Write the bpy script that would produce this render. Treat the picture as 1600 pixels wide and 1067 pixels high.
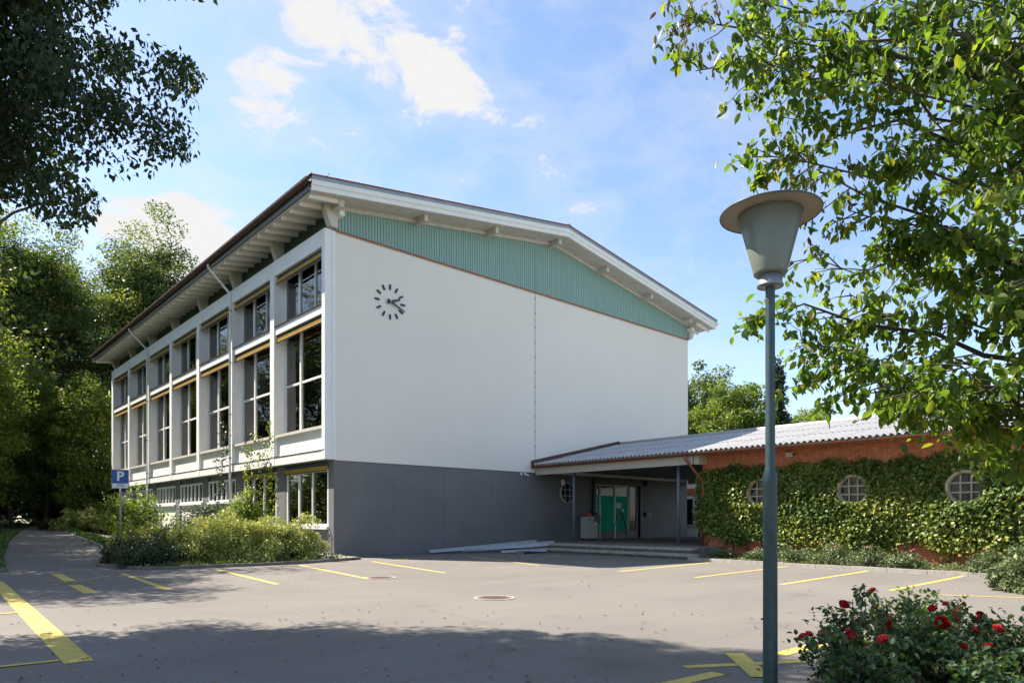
import bpy, bmesh, math, random
import numpy as np
from mathutils import Vector, Matrix

for o in list(bpy.data.objects):
    bpy.data.objects.remove(o)
scene = bpy.context.scene
COL = scene.collection
R = math.radians

# ------------------------------------------------------------------ camera
# x runs along the gable wall, y along the long window facade, origin at the hall's near corner
cam_d = bpy.data.cameras.new('camera')
cam_d.sensor_width = 36.0
cam_d.lens = 24.0
cam_d.shift_y = 0.1734
cam_d.clip_start = 0.1
cam_d.clip_end = 3000
cam = bpy.data.objects.new('camera', cam_d)
COL.objects.link(cam)
cam.location = (-12.55, -23.98, 1.45)
cam.rotation_euler = (R(90), 0, -math.atan2(0.671, 0.7415))
scene.camera = cam

# ------------------------------------------------------------------ sky, sun, exposure
SUN = Vector((-4.8, 9.7, 13.7)).normalized()
SUN_EL = math.asin(SUN.z)
SUN_AZ = math.atan2(SUN.x, SUN.y)
world = bpy.data.worlds.new('World')
scene.world = world
world.use_nodes = True
wt = world.node_tree
wt.nodes.clear()


def wn(kind, **kw):
    n = wt.nodes.new(kind)
    for k, v in kw.items():
        setattr(n, k, v)
    return n


def wmath(op, a, b=None, c=None):
    n = wn('ShaderNodeMath', operation=op)
    for i, v in enumerate((a, b, c)):
        if v is None:
            continue
        if isinstance(v, (int, float)):
            n.inputs[i].default_value = v
        else:
            wt.links.new(v, n.inputs[i])
    return n.outputs[0]


SKY_STRENGTH = 0.108
sky = wn('ShaderNodeTexSky', sky_type='NISHITA')
sky.sun_disc = False
sky.sun_elevation = SUN_EL
sky.sun_rotation = SUN_AZ % (2 * math.pi)
sky.altitude = 450
sky.air_density = 1.0
sky.dust_density = 0.6
sky.ozone_density = 1.3
tc = wn('ShaderNodeTexCoord')
nz = wn('ShaderNodeTexNoise', noise_dimensions='3D')
nz.inputs['Scale'].default_value = 9.5
nz.inputs['Detail'].default_value = 9
nz.inputs['Roughness'].default_value = 0.62
nz.inputs['Distortion'].default_value = 0.35
mp = wn('ShaderNodeMapping')
mp.inputs['Scale'].default_value = (1, 1, 1.9)
mp.inputs['Location'].default_value = (3.7, 1.3, 0.4)
wt.links.new(tc.outputs['Generated'], mp.inputs['Vector'])
wt.links.new(mp.outputs['Vector'], nz.inputs['Vector'])
# fair-weather cumulus: noise everywhere, with the larger banks given by direction (unit vectors) and spread
BANKS = [((0.318, 0.804, 0.502), 0.055, 0.62), ((0.36, 0.735, 0.575), 0.06, 0.46), ((0.41, 0.70, 0.585), 0.065, 0.50), ((0.45, 0.695, 0.56), 0.055, 0.42), ((0.499, 0.681, 0.536), 0.045, 0.52),
         ((0.545, 0.662, 0.515), 0.04, 0.55), ((0.596, 0.628, 0.50), 0.03, 0.65), ((0.305, 0.885, 0.352), 0.05, 0.95), ((0.26, 0.91, 0.335), 0.05, 0.6), ((0.19, 0.925, 0.33), 0.06, 0.4), ((0.099, 0.943, 0.316), 0.09, 0.34),
         ((-0.75, 0.55, 0.36), 0.12, 0.36), ((0.80, -0.45, 0.40), 0.14, 0.36), ((-0.35, -0.75, 0.55), 0.12, 0.36),
         ((-0.6, -0.2, 0.77), 0.1, 0.34), ((0.3, -0.85, 0.35), 0.12, 0.36)]
dens = wmath('MULTIPLY_ADD', nz.outputs['Fac'], 3.2, -1.1)
for d, s, a in BANKS:
    d = Vector(d).normalized()
    vs = wn('ShaderNodeVectorMath', operation='DISTANCE')
    wt.links.new(tc.outputs['Generated'], vs.inputs[0])
    vs.inputs[1].default_value = d
    q = wmath('DIVIDE', vs.outputs['Value'], s)
    q = wmath('MULTIPLY', q, q)
    q = wmath('MULTIPLY', q, -1.0)
    q = wmath('EXPONENT', q)
    dens = wmath('MULTIPLY_ADD', q, a, dens)
mr = wn('ShaderNodeMapRange', interpolation_type='SMOOTHSTEP')
mr.inputs['From Min'].default_value = 0.74
mr.inputs['From Max'].default_value = 1.30
wt.links.new(dens, mr.inputs['Value'])
veil = wn('ShaderNodeMapRange', interpolation_type='SMOOTHSTEP')
veil.inputs['From Min'].default_value = 0.05
veil.inputs['From Max'].default_value = 0.95
veil.inputs['To Max'].default_value = 0.25
wt.links.new(dens, veil.inputs['Value'])
cl = wmath('MAXIMUM', mr.outputs[0], veil.outputs[0])
mixc = wn('ShaderNodeMix', data_type='RGBA')
wt.links.new(cl, mixc.inputs[0])
wt.links.new(sky.outputs['Color'], mixc.inputs[6])
mixc.inputs[7].default_value = (3.4, 3.38, 3.35, 1)
bg = wn('ShaderNodeBackground')
bg.inputs['Strength'].default_value = SKY_STRENGTH
wt.links.new(mixc.outputs[2], bg.inputs['Color'])
wo = wn('ShaderNodeOutputWorld')
wt.links.new(bg.outputs[0], wo.inputs['Surface'])

sun_d = bpy.data.lights.new('sun', 'SUN')
sun_d.energy = 5.0
sun_d.angle = R(0.53)
sun_d.color = (1.0, 0.92, 0.81)
sun = bpy.data.objects.new('sun', sun_d)
COL.objects.link(sun)
sun.rotation_euler = SUN.to_track_quat('Z', 'Y').to_euler()
sun.location = (0, 0, 60)

scene.view_settings.view_transform = 'Standard'
scene.view_settings.look = 'None'
scene.view_settings.gamma = 1.0
scene.view_settings.exposure = 1.32
scene.view_settings.use_curve_mapping = False
scene.render.engine = 'CYCLES'
scene.cycles.max_bounces = 8
scene.cycles.transparent_max_bounces = 8


# ------------------------------------------------------------------ materials
def mat(name, col, rough=0.7, metal=0.0, var=0.0, scale=4.0, bump=0.0, bscale=30.0, spec=0.5, col2=None, stretch=None, detail=5):
    m = bpy.data.materials.new(name)
    m.use_nodes = True
    nt = m.node_tree
    b = nt.nodes['Principled BSDF']
    b.inputs['Base Color'].default_value = (*col, 1)
    b.inputs['Roughness'].default_value = rough
    b.inputs['Metallic'].default_value = metal
    b.inputs['Specular IOR Level'].default_value = spec
    if var or col2 or bump:
        t = nt.nodes.new('ShaderNodeTexCoord')
        mpn = nt.nodes.new('ShaderNodeMapping')
        nt.links.new(t.outputs['Object'], mpn.inputs['Vector'])
        if stretch:
            mpn.inputs['Scale'].default_value = stretch
    if var or col2:
        n = nt.nodes.new('ShaderNodeTexNoise')
        n.inputs['Scale'].default_value = scale
        n.inputs['Detail'].default_value = detail
        n.inputs['Roughness'].default_value = 0.6
        nt.links.new(mpn.outputs[0], n.inputs['Vector'])
        r = nt.nodes.new('ShaderNodeValToRGB')
        r.color_ramp.elements[0].position = 0.3
        r.color_ramp.elements[1].position = 0.7
        c2 = col2 or tuple(min(1, c * (1 + var)) for c in col)
        c1 = col if col2 else tuple(c * (1 - var) for c in col)
        r.color_ramp.elements[0].color = (*c1, 1)
        r.color_ramp.elements[1].color = (*c2, 1)
        nt.links.new(n.outputs['Fac'], r.inputs['Fac'])
        nt.links.new(r.outputs['Color'], b.inputs['Base Color'])
    if bump:
        n2 = nt.nodes.new('ShaderNodeTexNoise')
        n2.inputs['Scale'].default_value = bscale
        n2.inputs['Detail'].default_value = 4
        nt.links.new(mpn.outputs[0], n2.inputs['Vector'])
        bp = nt.nodes.new('ShaderNodeBump')
        bp.inputs['Strength'].default_value = bump
        bp.inputs['Distance'].default_value = 0.02
        nt.links.new(n2.outputs['Fac'], bp.inputs['Height'])
        nt.links.new(bp.outputs[0], b.inputs['Normal'])
    return m


def leaf_mat(name, dark, mid, light, trans=0.35, rough=0.45, tcol=None, rim=None):
    """leaf colour differs from leaf to leaf through the per-leaf attribute 'tint'"""
    m = bpy.data.materials.new(name)
    m.use_nodes = True
    nt = m.node_tree
    b = nt.nodes['Principled BSDF']
    b.inputs['Roughness'].default_value = rough
    b.inputs['Specular IOR Level'].default_value = 0.4
    a = nt.nodes.new('ShaderNodeAttribute')
    a.attribute_name = 'tint'
    r = nt.nodes.new('ShaderNodeValToRGB')
    e = r.color_ramp.elements
    e[0].position = 0.0
    e[0].color = (*dark, 1)
    e[1].position = 1.0
    e[1].color = (*light, 1)
    k = e.new(0.55)
    k.color = (*mid, 1)
    nt.links.new(a.outputs['Fac'], r.inputs['Fac'])
    nt.links.new(r.outputs['Color'], b.inputs['Base Color'])
    tr = nt.nodes.new('ShaderNodeBsdfTranslucent')
    mx = nt.nodes.new('ShaderNodeMix')
    mx.data_type = 'RGBA'
    mx.blend_type = 'MULTIPLY'
    mx.inputs[0].default_value = 1.0
    nt.links.new(r.outputs['Color'], mx.inputs[6])
    mx.inputs[7].default_value = (*(tcol or (2.3, 2.2, 0.9)), 1)
    nt.links.new(mx.outputs[2], tr.inputs['Color'])
    ms = nt.nodes.new('ShaderNodeMixShader')
    ms.inputs[0].default_value = trans
    nt.links.new(b.outputs[0], ms.inputs[1])
    nt.links.new(tr.outputs[0], ms.inputs[2])
    nt.links.new(ms.outputs[0], nt.nodes['Material Output'].inputs['Surface'])
    return m


M = {}
M['render_white'] = mat('render_white', (0.81, 0.755, 0.685), 0.9, var=0.025, scale=0.35, bump=0.3, bscale=60)
M['trim_white'] = mat('trim_white', (0.82, 0.805, 0.775), 0.55, var=0.04, scale=1.5, bump=0.05, bscale=20)
M['eave_wood'] = mat('eave_wood', (0.58, 0.54, 0.49), 0.65, var=0.10, scale=3, bump=0.1, bscale=25)
M['base_grey'] = mat('base_grey', (0.165, 0.164, 0.165), 0.8, var=0.10, scale=0.6, bump=0.2, bscale=40)
M['teal_board'] = mat('teal_board', (0.255, 0.395, 0.355), 0.6, var=0.07, scale=2.2, bump=0.1, stretch=(4, 4, 0.4))
M['green_board'] = mat('green_board', (0.055, 0.085, 0.068), 0.7, var=0.15, scale=2)
M['copper'] = mat('copper', (0.30, 0.105, 0.055), 0.45, metal=0.55, var=0.25, scale=5)
M['copper_dark'] = mat('copper_dark', (0.105, 0.048, 0.034), 0.5, metal=0.4, var=0.3, scale=4)
M['zinc'] = mat('zinc', (0.30, 0.33, 0.36), 0.45, metal=0.5, var=0.12, scale=3)
M['fascia_grey'] = mat('fascia_grey', (0.15, 0.155, 0.16), 0.6, var=0.1)
M['roof_dark'] = mat('roof_dark', (0.10, 0.085, 0.08), 0.8, var=0.2, scale=3)
M['fibre_cement'] = mat('fibre_cement', (0.42, 0.41, 0.40), 0.85, var=0.13, scale=3.5, bump=0.25, bscale=50)
M['yellow_cloth'] = mat('yellow_cloth', (0.50, 0.33, 0.04), 0.8, var=0.12, scale=6)
M['blue_cloth'] = mat('blue_cloth', (0.05, 0.07, 0.13), 0.8, var=0.12, scale=6)
M['interior_dark'] = mat('interior_dark', (0.03, 0.03, 0.03), 0.8)  # darkness of the unlit rooms, given as a near-black colour
M['glass'] = mat('glass', (0.016, 0.02, 0.019), 0.02, spec=1.0)
M['glass_shade'] = mat('glass_shade', (0.012, 0.014, 0.014), 0.06, spec=0.25)
M['brick'] = mat('brick', (0.50, 0.165, 0.07), 0.85, var=0.32, scale=5.5, bump=0.2, detail=3)
M['mortar'] = mat('mortar', (0.21, 0.155, 0.12), 0.9, var=0.1, scale=8)
M['beige'] = mat('beige', (0.47, 0.42, 0.34), 0.7, var=0.06, scale=2)
M['tan'] = mat('tan', (0.36, 0.29, 0.20), 0.7, var=0.1, scale=3)
M['porch_ceiling'] = mat('porch_ceiling', (0.20, 0.20, 0.20), 0.8, var=0.06)
M['post_blue'] = mat('post_blue', (0.11, 0.145, 0.165), 0.5, var=0.1)
M['lamp_green'] = mat('lamp_green', (0.026, 0.052, 0.056), 0.42, var=0.35, scale=14, bump=0.12, bscale=45, stretch=(1, 1, 0.35))
M['lamp_shade'] = mat('lamp_shade', (0.145, 0.16, 0.125), 0.38, var=0.08, scale=5)
M['lamp_under'] = mat('lamp_under', (0.34, 0.285, 0.21), 0.6, var=0.08, scale=6)
M['black_iron'] = mat('black_iron', (0.02, 0.02, 0.022), 0.5)
M['concrete'] = mat('concrete', (0.34, 0.31, 0.27), 0.9, var=0.2, scale=5, bump=0.3)
M['concrete_dark'] = mat('concrete_dark', (0.17, 0.15, 0.13), 0.9, var=0.3, scale=5, bump=0.3)
M['soil'] = mat('soil', (0.09, 0.062, 0.042), 0.95, var=0.3, scale=5, bump=0.6, bscale=18)
M['gravel'] = mat('gravel', (0.36, 0.31, 0.27), 0.95, var=0.3, scale=25, bump=0.6, bscale=40)
M['iron_cover'] = mat('iron_cover', (0.16, 0.105, 0.085), 0.7, metal=0.2, var=0.3, scale=20)
M['bark'] = mat('bark', (0.075, 0.058, 0.045), 0.9, var=0.35, scale=6, bump=0.6, bscale=14, stretch=(1, 1, 0.3))
M['twig'] = mat('twig', (0.045, 0.035, 0.028), 0.85)
M['metal_light'] = mat('metal_light', (0.42, 0.45, 0.50), 0.5, metal=0.3, var=0.1)
M['machine'] = mat('machine', (0.36, 0.35, 0.32), 0.5, var=0.05)
M['red'] = mat('red', (0.40, 0.035, 0.02), 0.45)
M['paper'] = mat('paper', (0.72, 0.70, 0.66), 0.8)
M['green_sheet'] = mat('green_sheet', (0.015, 0.40, 0.26), 0.9, spec=0.1, var=0.10, scale=2.0)
M['sign_blue'] = mat('sign_blue', (0.012, 0.075, 0.33), 0.4)
M['sign_white'] = mat('sign_white', (0.75, 0.75, 0.75), 0.45)
M['galv'] = mat('galv', (0.25, 0.27, 0.29), 0.45, metal=0.6, var=0.1, scale=10)
M['marker_navy'] = mat('marker_navy', (0.012, 0.016, 0.04), 0.45)
M['rose_red'] = mat('rose_red', (0.40, 0.006, 0.010), 0.55, var=0.3, scale=30)
M['rose_pink'] = mat('rose_pink', (0.55, 0.16, 0.20), 0.6, var=0.2, scale=30)

L = {}
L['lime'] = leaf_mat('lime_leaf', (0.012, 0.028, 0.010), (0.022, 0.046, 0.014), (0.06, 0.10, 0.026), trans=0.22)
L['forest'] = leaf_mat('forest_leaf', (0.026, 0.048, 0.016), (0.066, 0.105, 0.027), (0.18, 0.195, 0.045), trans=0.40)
L['hazel'] = leaf_mat('hazel_leaf', (0.045, 0.075, 0.016), (0.115, 0.170, 0.032), (0.22, 0.25, 0.05), trans=0.42)
L['conifer'] = leaf_mat('conifer_leaf', (0.018, 0.034, 0.018), (0.035, 0.060, 0.026), (0.075, 0.095, 0.035), trans=0.2)
L['dogwood'] = leaf_mat('dogwood_leaf', (0.026, 0.060, 0.014), (0.060, 0.112, 0.018), (0.17, 0.18, 0.026), trans=0.58, rough=0.4, tcol=(3.2, 2.8, 0.9))
L['wilted'] = leaf_mat('wilted_leaf', (0.08, 0.05, 0.022), (0.13, 0.10, 0.035), (0.14, 0.14, 0.04), trans=0.35, tcol=(1.6, 1.3, 0.8))
L['ivy'] = leaf_mat('ivy_leaf', (0.055, 0.105, 0.022), (0.16, 0.225, 0.045), (0.40, 0.38, 0.085), trans=0.28, tcol=(1.5, 1.4, 0.6))
L['variegated'] = leaf_mat('variegated_leaf', (0.075, 0.12, 0.025), (0.29, 0.335, 0.075), (0.62, 0.61, 0.22), trans=0.25, tcol=(1.4, 1.3, 0.7))
L['dark_shrub'] = leaf_mat('dark_shrub_leaf', (0.016, 0.030, 0.012), (0.034, 0.058, 0.020), (0.09, 0.115, 0.045), trans=0.2)
L['fern'] = leaf_mat('fern_leaf', (0.045, 0.075, 0.014), (0.10, 0.135, 0.025), (0.20, 0.20, 0.04), trans=0.35, tcol=(1.7, 1.6, 0.6))
L['cover'] = leaf_mat('cover_leaf', (0.035, 0.065, 0.018), (0.08, 0.12, 0.03), (0.17, 0.20, 0.07), trans=0.25)
L['spirea'] = leaf_mat('spirea_leaf', (0.055, 0.085, 0.035), (0.12, 0.16, 0.065), (0.22, 0.25, 0.11), trans=0.25, tcol=(1.4, 1.4, 0.8))
L['rose'] = leaf_mat('rose_leaf', (0.018, 0.046, 0.018), (0.048, 0.095, 0.028), (0.15, 0.18, 0.03), trans=0.25)
L['grass'] = leaf_mat('grass_blade', (0.025, 0.065, 0.010), (0.05, 0.11, 0.016), (0.09, 0.15, 0.03), trans=0.3)
L['litter'] = leaf_mat('litter_leaf', (0.10, 0.045, 0.02), (0.20, 0.085, 0.035), (0.28, 0.16, 0.06), trans=0.05)


def clear_glass():
    m = bpy.data.materials.new('window_glass')
    m.use_nodes = True
    nt = m.node_tree
    nt.nodes.clear()
    fr = nt.nodes.new('ShaderNodeFresnel')
    fr.inputs['IOR'].default_value = 2.1
    gl = nt.nodes.new('ShaderNodeBsdfGlossy')
    gl.inputs['Roughness'].default_value = 0.015
    t = nt.nodes.new('ShaderNodeTexCoord')
    n = nt.nodes.new('ShaderNodeTexNoise')
    n.inputs['Scale'].default_value = 1.3
    nt.links.new(t.outputs['Object'], n.inputs['Vector'])
    bp = nt.nodes.new('ShaderNodeBump')
    bp.inputs['Strength'].default_value = 0.08
    bp.inputs['Distance'].default_value = 0.05
    nt.links.new(n.outputs['Fac'], bp.inputs['Height'])
    nt.links.new(bp.outputs[0], gl.inputs['Normal'])
    tr = nt.nodes.new('ShaderNodeBsdfTransparent')
    tr.inputs['Color'].default_value = (0.92, 0.95, 0.93, 1)
    mx = nt.nodes.new('ShaderNodeMixShader')
    nt.links.new(fr.outputs[0], mx.inputs[0])
    nt.links.new(tr.outputs[0], mx.inputs[1])
    nt.links.new(gl.outputs[0], mx.inputs[2])
    o = nt.nodes.new('ShaderNodeOutputMaterial')
    nt.links.new(mx.outputs[0], o.inputs['Surface'])
    return m


M['glass'] = clear_glass()
M['reveal_reflection'] = mat('reveal_reflection', (0.78, 0.77, 0.72), 0.9, var=0.06, scale=2)  # pale tone of the white reveal as mirrored in the far panes


def asphalt():
    m = bpy.data.materials.new('asphalt')
    m.use_nodes = True
    nt = m.node_tree
    b = nt.nodes['Principled BSDF']
    b.inputs['Roughness'].default_value = 0.88
    b.inputs['Specular IOR Level'].default_value = 0.25
    t = nt.nodes.new('ShaderNodeTexCoord')

    def noise(scale, detail, lo, hi, c0, c1, stretch=None):
        mpn = nt.nodes.new('ShaderNodeMapping')
        nt.links.new(t.outputs['Object'], mpn.inputs['Vector'])
        if stretch:
            mpn.inputs['Scale'].default_value = stretch
            mpn.inputs['Rotation'].default_value = (0, 0, 0.3)
        n = nt.nodes.new('ShaderNodeTexNoise')
        n.inputs['Scale'].default_value = scale
        n.inputs['Detail'].default_value = detail
        nt.links.new(mpn.outputs[0], n.inputs['Vector'])
        r = nt.nodes.new('ShaderNodeMapRange')
        r.inputs['From Min'].default_value = lo
        r.inputs['From Max'].default_value = hi
        r.inputs['To Min'].default_value = c0
        r.inputs['To Max'].default_value = c1
        nt.links.new(n.outputs['Fac'], r.inputs['Value'])
        return r.outputs[0], n

    a, _ = noise(0.22, 4, 0.3, 0.7, 0.90, 1.10)
    s, _ = noise(0.9, 5, 0.3, 0.7, 0.95, 1.05, (0.3, 1.6, 1))
    g, gn = noise(110, 2, 0.3, 0.7, 0.62, 1.38)
    g2, _ = noise(38, 3, 0.3, 0.7, 0.86, 1.12)
    st, _ = noise(0.75, 3, 0.60, 0.74, 1.0, 0.84)
    # tarred seam lines: narrow bands where a slow noise crosses a level
    sn, snn = noise(0.16, 1.5, 0.0, 1.0, 0, 1)
    ab = nt.nodes.new('ShaderNodeMath')
    ab.operation = 'SUBTRACT'
    nt.links.new(sn, ab.inputs[0])
    ab.inputs[1].default_value = 0.5
    ab2 = nt.nodes.new('ShaderNodeMath')
    ab2.operation = 'ABSOLUTE'
    nt.links.new(ab.outputs[0], ab2.inputs[0])
    cr = nt.nodes.new('ShaderNodeMapRange')
    cr.inputs['From Min'].default_value = 0.0008
    cr.inputs['From Max'].default_value = 0.0035
    cr.inputs['To Min'].default_value = 0.90
    cr.inputs['To Max'].default_value = 1.0
    nt.links.new(ab2.outputs[0], cr.inputs['Value'])
    cur = a
    for o in (s, g, g2, st, cr.outputs[0]):
        mu = nt.nodes.new('ShaderNodeMath')
        mu.operation = 'MULTIPLY'
        nt.links.new(cur, mu.inputs[0])
        nt.links.new(o, mu.inputs[1])
        cur = mu.outputs[0]
    vm = nt.nodes.new('ShaderNodeVectorMath')
    vm.operation = 'SCALE'
    vm.inputs[0].default_value = (0.170, 0.154, 0.135)
    nt.links.new(cur, vm.inputs['Scale'])
    nt.links.new(vm.outputs[0], b.inputs['Base Color'])
    bp = nt.nodes.new('ShaderNodeBump')
    bp.inputs['Strength'].default_value = 0.5
    bp.inputs['Distance'].default_value = 0.006
    nt.links.new(gn.outputs['Fac'], bp.inputs['Height'])
    nt.links.new(bp.outputs[0], b.inputs['Normal'])
    return m


M['asphalt'] = asphalt()


def worn_paint():
    m = mat('paint_yellow', (0.52, 0.41, 0.085), 0.8, var=0.16, scale=5, bump=0.3, bscale=90)
    nt = m.node_tree
    b = nt.nodes['Principled BSDF']
    src = b.inputs['Base Color'].links[0].from_socket
    t = nt.nodes.new('ShaderNodeTexCoord')
    n = nt.nodes.new('ShaderNodeTexNoise')
    n.inputs['Scale'].default_value = 16
    n.inputs['Detail'].default_value = 8
    n.inputs['Roughness'].default_value = 0.75
    nt.links.new(t.outputs['Object'], n.inputs['Vector'])
    r = nt.nodes.new('ShaderNodeMapRange')
    r.inputs['From Min'].default_value = 0.52
    r.inputs['From Max'].default_value = 0.66
    r.inputs['To Max'].default_value = 0.75
    nt.links.new(n.outputs['Fac'], r.inputs['Value'])
    mx = nt.nodes.new('ShaderNodeMix')
    mx.data_type = 'RGBA'
    nt.links.new(r.outputs[0], mx.inputs[0])
    nt.links.new(src, mx.inputs[6])
    mx.inputs[7].default_value = (0.20, 0.185, 0.15, 1)
    nt.links.new(mx.outputs[2], b.inputs['Base Color'])
    return m


M['paint_yellow'] = worn_paint()
M['grass_ground'] = mat('grass_ground', (0.035, 0.065, 0.016), 0.95, col2=(0.07, 0.10, 0.026), scale=2.5, bump=0.6, bscale=30)


# ------------------------------------------------------------------ mesh helpers
class MB:
    def __init__(self):
        self.v = []
        self.f = []

    def box(self, x0, x1, y0, y1, z0, z1):
        n = len(self.v)
        self.v += [(x0, y0, z0), (x1, y0, z0), (x1, y1, z0), (x0, y1, z0), (x0, y0, z1), (x1, y0, z1), (x1, y1, z1), (x0, y1, z1)]
        self.f += [tuple(n + i for i in q) for q in ((0, 3, 2, 1), (4, 5, 6, 7), (0, 1, 5, 4), (1, 2, 6, 5), (2, 3, 7, 6), (3, 0, 4, 7))]
        return self

    def prism(self, poly, ext):
        """closed polygon (3D points) swept along ext"""
        n = len(self.v)
        k = len(poly)
        e = Vector(ext)
        self.v += [tuple(p) for p in poly] + [tuple(Vector(p) + e) for p in poly]
        self.f.append(tuple(n + i for i in range(k)))
        self.f.append(tuple(n + k + i for i in reversed(range(k))))
        for i in range(k):
            j = (i + 1) % k
            self.f.append((n + i, n + k + i, n + k + j, n + j))
        return self

    def tube(self, pts, rad, sides=8, cap=True):
        pts = [Vector(p) for p in pts]
        if not hasattr(rad, '__len__'):
            rad = [rad] * len(pts)
        n0 = len(self.v)
        up = Vector((0.13, 0.21, 0.97))
        for i, p in enumerate(pts):
            d = (pts[min(i + 1, len(pts) - 1)] - pts[max(i - 1, 0)])
            if d.length < 1e-9:
                d = Vector((0, 0, 1))
            d.normalize()
            ref = up if abs(d.dot(up)) < 0.95 else Vector((1, 0, 0))
            a = d.cross(ref).normalized()
            b = d.cross(a)
            for k in range(sides):
                t = 2 * math.pi * k / sides
                self.v.append(tuple(p + (a * math.cos(t) + b * math.sin(t)) * rad[i]))
        for i in range(len(pts) - 1):
            for k in range(sides):
                k2 = (k + 1) % sides
                self.f.append((n0 + i * sides + k, n0 + i * sides + k2, n0 + (i + 1) * sides + k2, n0 + (i + 1) * sides + k))
        if cap:
            self.f.append(tuple(n0 + k for k in reversed(range(sides))))
            e = n0 + (len(pts) - 1) * sides
            self.f.append(tuple(e + k for k in range(sides)))
        return self

    def lathe(self, prof, c, seg=32, axis='z'):
        """profile [(r, h)...] turned round an axis through c"""
        n0 = len(self.v)
        for r, h in prof:
            for k in range(seg):
                t = 2 * math.pi * k / seg
                a, b = r * math.cos(t), r * math.sin(t)
                if axis == 'z':
                    self.v.append((c[0] + a, c[1] + b, c[2] + h))
                elif axis == 'y':
                    self.v.append((c[0] + a, c[1] + h, c[2] + b))
                else:
                    self.v.append((c[0] + h, c[1] + a, c[2] + b))
        for i in range(len(prof) - 1):
            for k in range(seg):
                k2 = (k + 1) % seg
                self.f.append((n0 + i * seg + k, n0 + i * seg + k2, n0 + (i + 1) * seg + k2, n0 + (i + 1) * seg + k))
        return self

    def mesh(self, name, m, smooth=False):
        me = bpy.data.meshes.new(name)
        me.from_pydata(self.v, [], self.f)
        bm = bmesh.new()
        bm.from_mesh(me)
        bmesh.ops.recalc_face_normals(bm, faces=bm.faces)
        bm.to_mesh(me)
        bm.free()
        if smooth:
            for p in me.polygons:
                p.use_smooth = True
        if m:
            me.materials.append(m)
        return me

    def build(self, name, m, parent=None, smooth=False):
        return link(name, self.mesh(name, m, smooth), parent)


def link(name, me, parent=None, loc=None):
    o = bpy.data.objects.new(name, me)
    COL.objects.link(o)
    if parent is not None:
        o.parent = parent
        # children are modelled in world coordinates: cancel the parent's placement
        if loc is None:
            o.matrix_parent_inverse = MATS.get(parent.name, Matrix()).inverted()
    if loc is not None:
        o.location = loc
    return o


MATS = {}


def tag(o, label=None, cat=None, group=None, kind=None):
    if label:
        o['label'] = label
    if cat:
        o['category'] = cat
    if group:
        o['group'] = group
    if kind:
        o['kind'] = kind
    return o


def thing(name, label, cat, loc=(0, 0, 0), group=None):
    o = bpy.data.objects.new(name, None)
    COL.objects.link(o)
    o.location = loc
    o.empty_display_size = 0.3
    MATS[o.name] = Matrix.Translation(loc)
    return tag(o, label, cat, group)


def structure(name, loc=(0, 0, 0)):
    o = bpy.data.objects.new(name, None)
    COL.objects.link(o)
    o.location = loc
    MATS[o.name] = Matrix.Translation(loc)
    o['kind'] = 'structure'
    return o


def ss(x, a, b):
    t = max(0.0, min(1.0, (x - a) / (b - a)))
    return t * t * (3 - 2 * t)


def ground_h(x, y):
    """the lane on the window side climbs gently away from the car park"""
    return 0.02 * max(0.0, y - 2.0) * (1 - ss(x, -3.0, 0.0)) * (1 - 0.8 * ss(y, 60, 140))


# ------------------------------------------------------------------ ground, car park, lane
def grid_sheet(name, xs, ys, dz, m, kind='structure', keep=None, parent=None):
    v, f = [], []
    idx = {}
    for i, x in enumerate(xs):
        for j, y in enumerate(ys):
            idx[i, j] = len(v)
            v.append((x, y, ground_h(x, y) + dz))
    for i in range(len(xs) - 1):
        for j in range(len(ys) - 1):
            if keep is None or keep((xs[i] + xs[i + 1]) / 2, (ys[j] + ys[j + 1]) / 2):
                f.append((idx[i, j], idx[i + 1, j], idx[i + 1, j + 1], idx[i, j + 1]))
    me = bpy.data.meshes.new(name)
    me.from_pydata(v, [], f)
    me.materials.append(m)
    o = link(name, me, parent)
    if kind:
        o['kind'] = kind
    return o


fine = [-3 + 0.5 * i for i in range(7)]
gx = sorted(set([-900, -400, -150, -80, -50, -30, -20, -15] + [-12 + 1.0 * i for i in range(10)] + fine + [5, 12, 25, 40, 80, 150, 400, 900]))
gy = [-900, -300, -100, -50, -20, 0, 2] + [4 + 4 * i for i in range(14)] + [70, 80, 90, 100, 110, 120, 130, 140, 200, 400, 900]
grid_sheet('ground', gx, gy, -0.04, M['grass_ground'])
cx = sorted(set([-40, -30, -20, -15] + [-12 + 1.0 * i for i in range(10)] + fine + [4, 8, 12, 18, 24, 30, 40]))
cy = [-45, -30, -20, -10, -3, -0.7, 0.0, 0.8]
car_park = grid_sheet('car_park', cx, cy, 0.0, M['asphalt'])
# lane: left and right edges by y
LANE = [(0.8, -10.3, -2.4), (6, -9.7, -2.3), (12, -9.0, -2.2), (18, -8.3, -2.2), (24, -7.5, -2.1), (30, -6.6, -1.6), (36, -5.7, -0.6), (42, -4.6, 0.6), (50, -3.2, 1.5)]
v, f = [], []
NX = 14
for y, a, b in LANE:
    for k in range(NX + 1):
        x = a + (b - a) * k / NX
        v.append((x, y, ground_h(x, y) + 0.0))
for i in range(len(LANE) - 1):
    for k in range(NX):
        n = i * (NX + 1) + k
        f.append((n, n + 1, n + NX + 2, n + NX + 1))
me = bpy.data.meshes.new('lane')
me.from_pydata(v, [], f)
me.materials.append(M['asphalt'])
lane = link('lane', me)
lane['kind'] = 'structure'


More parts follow.
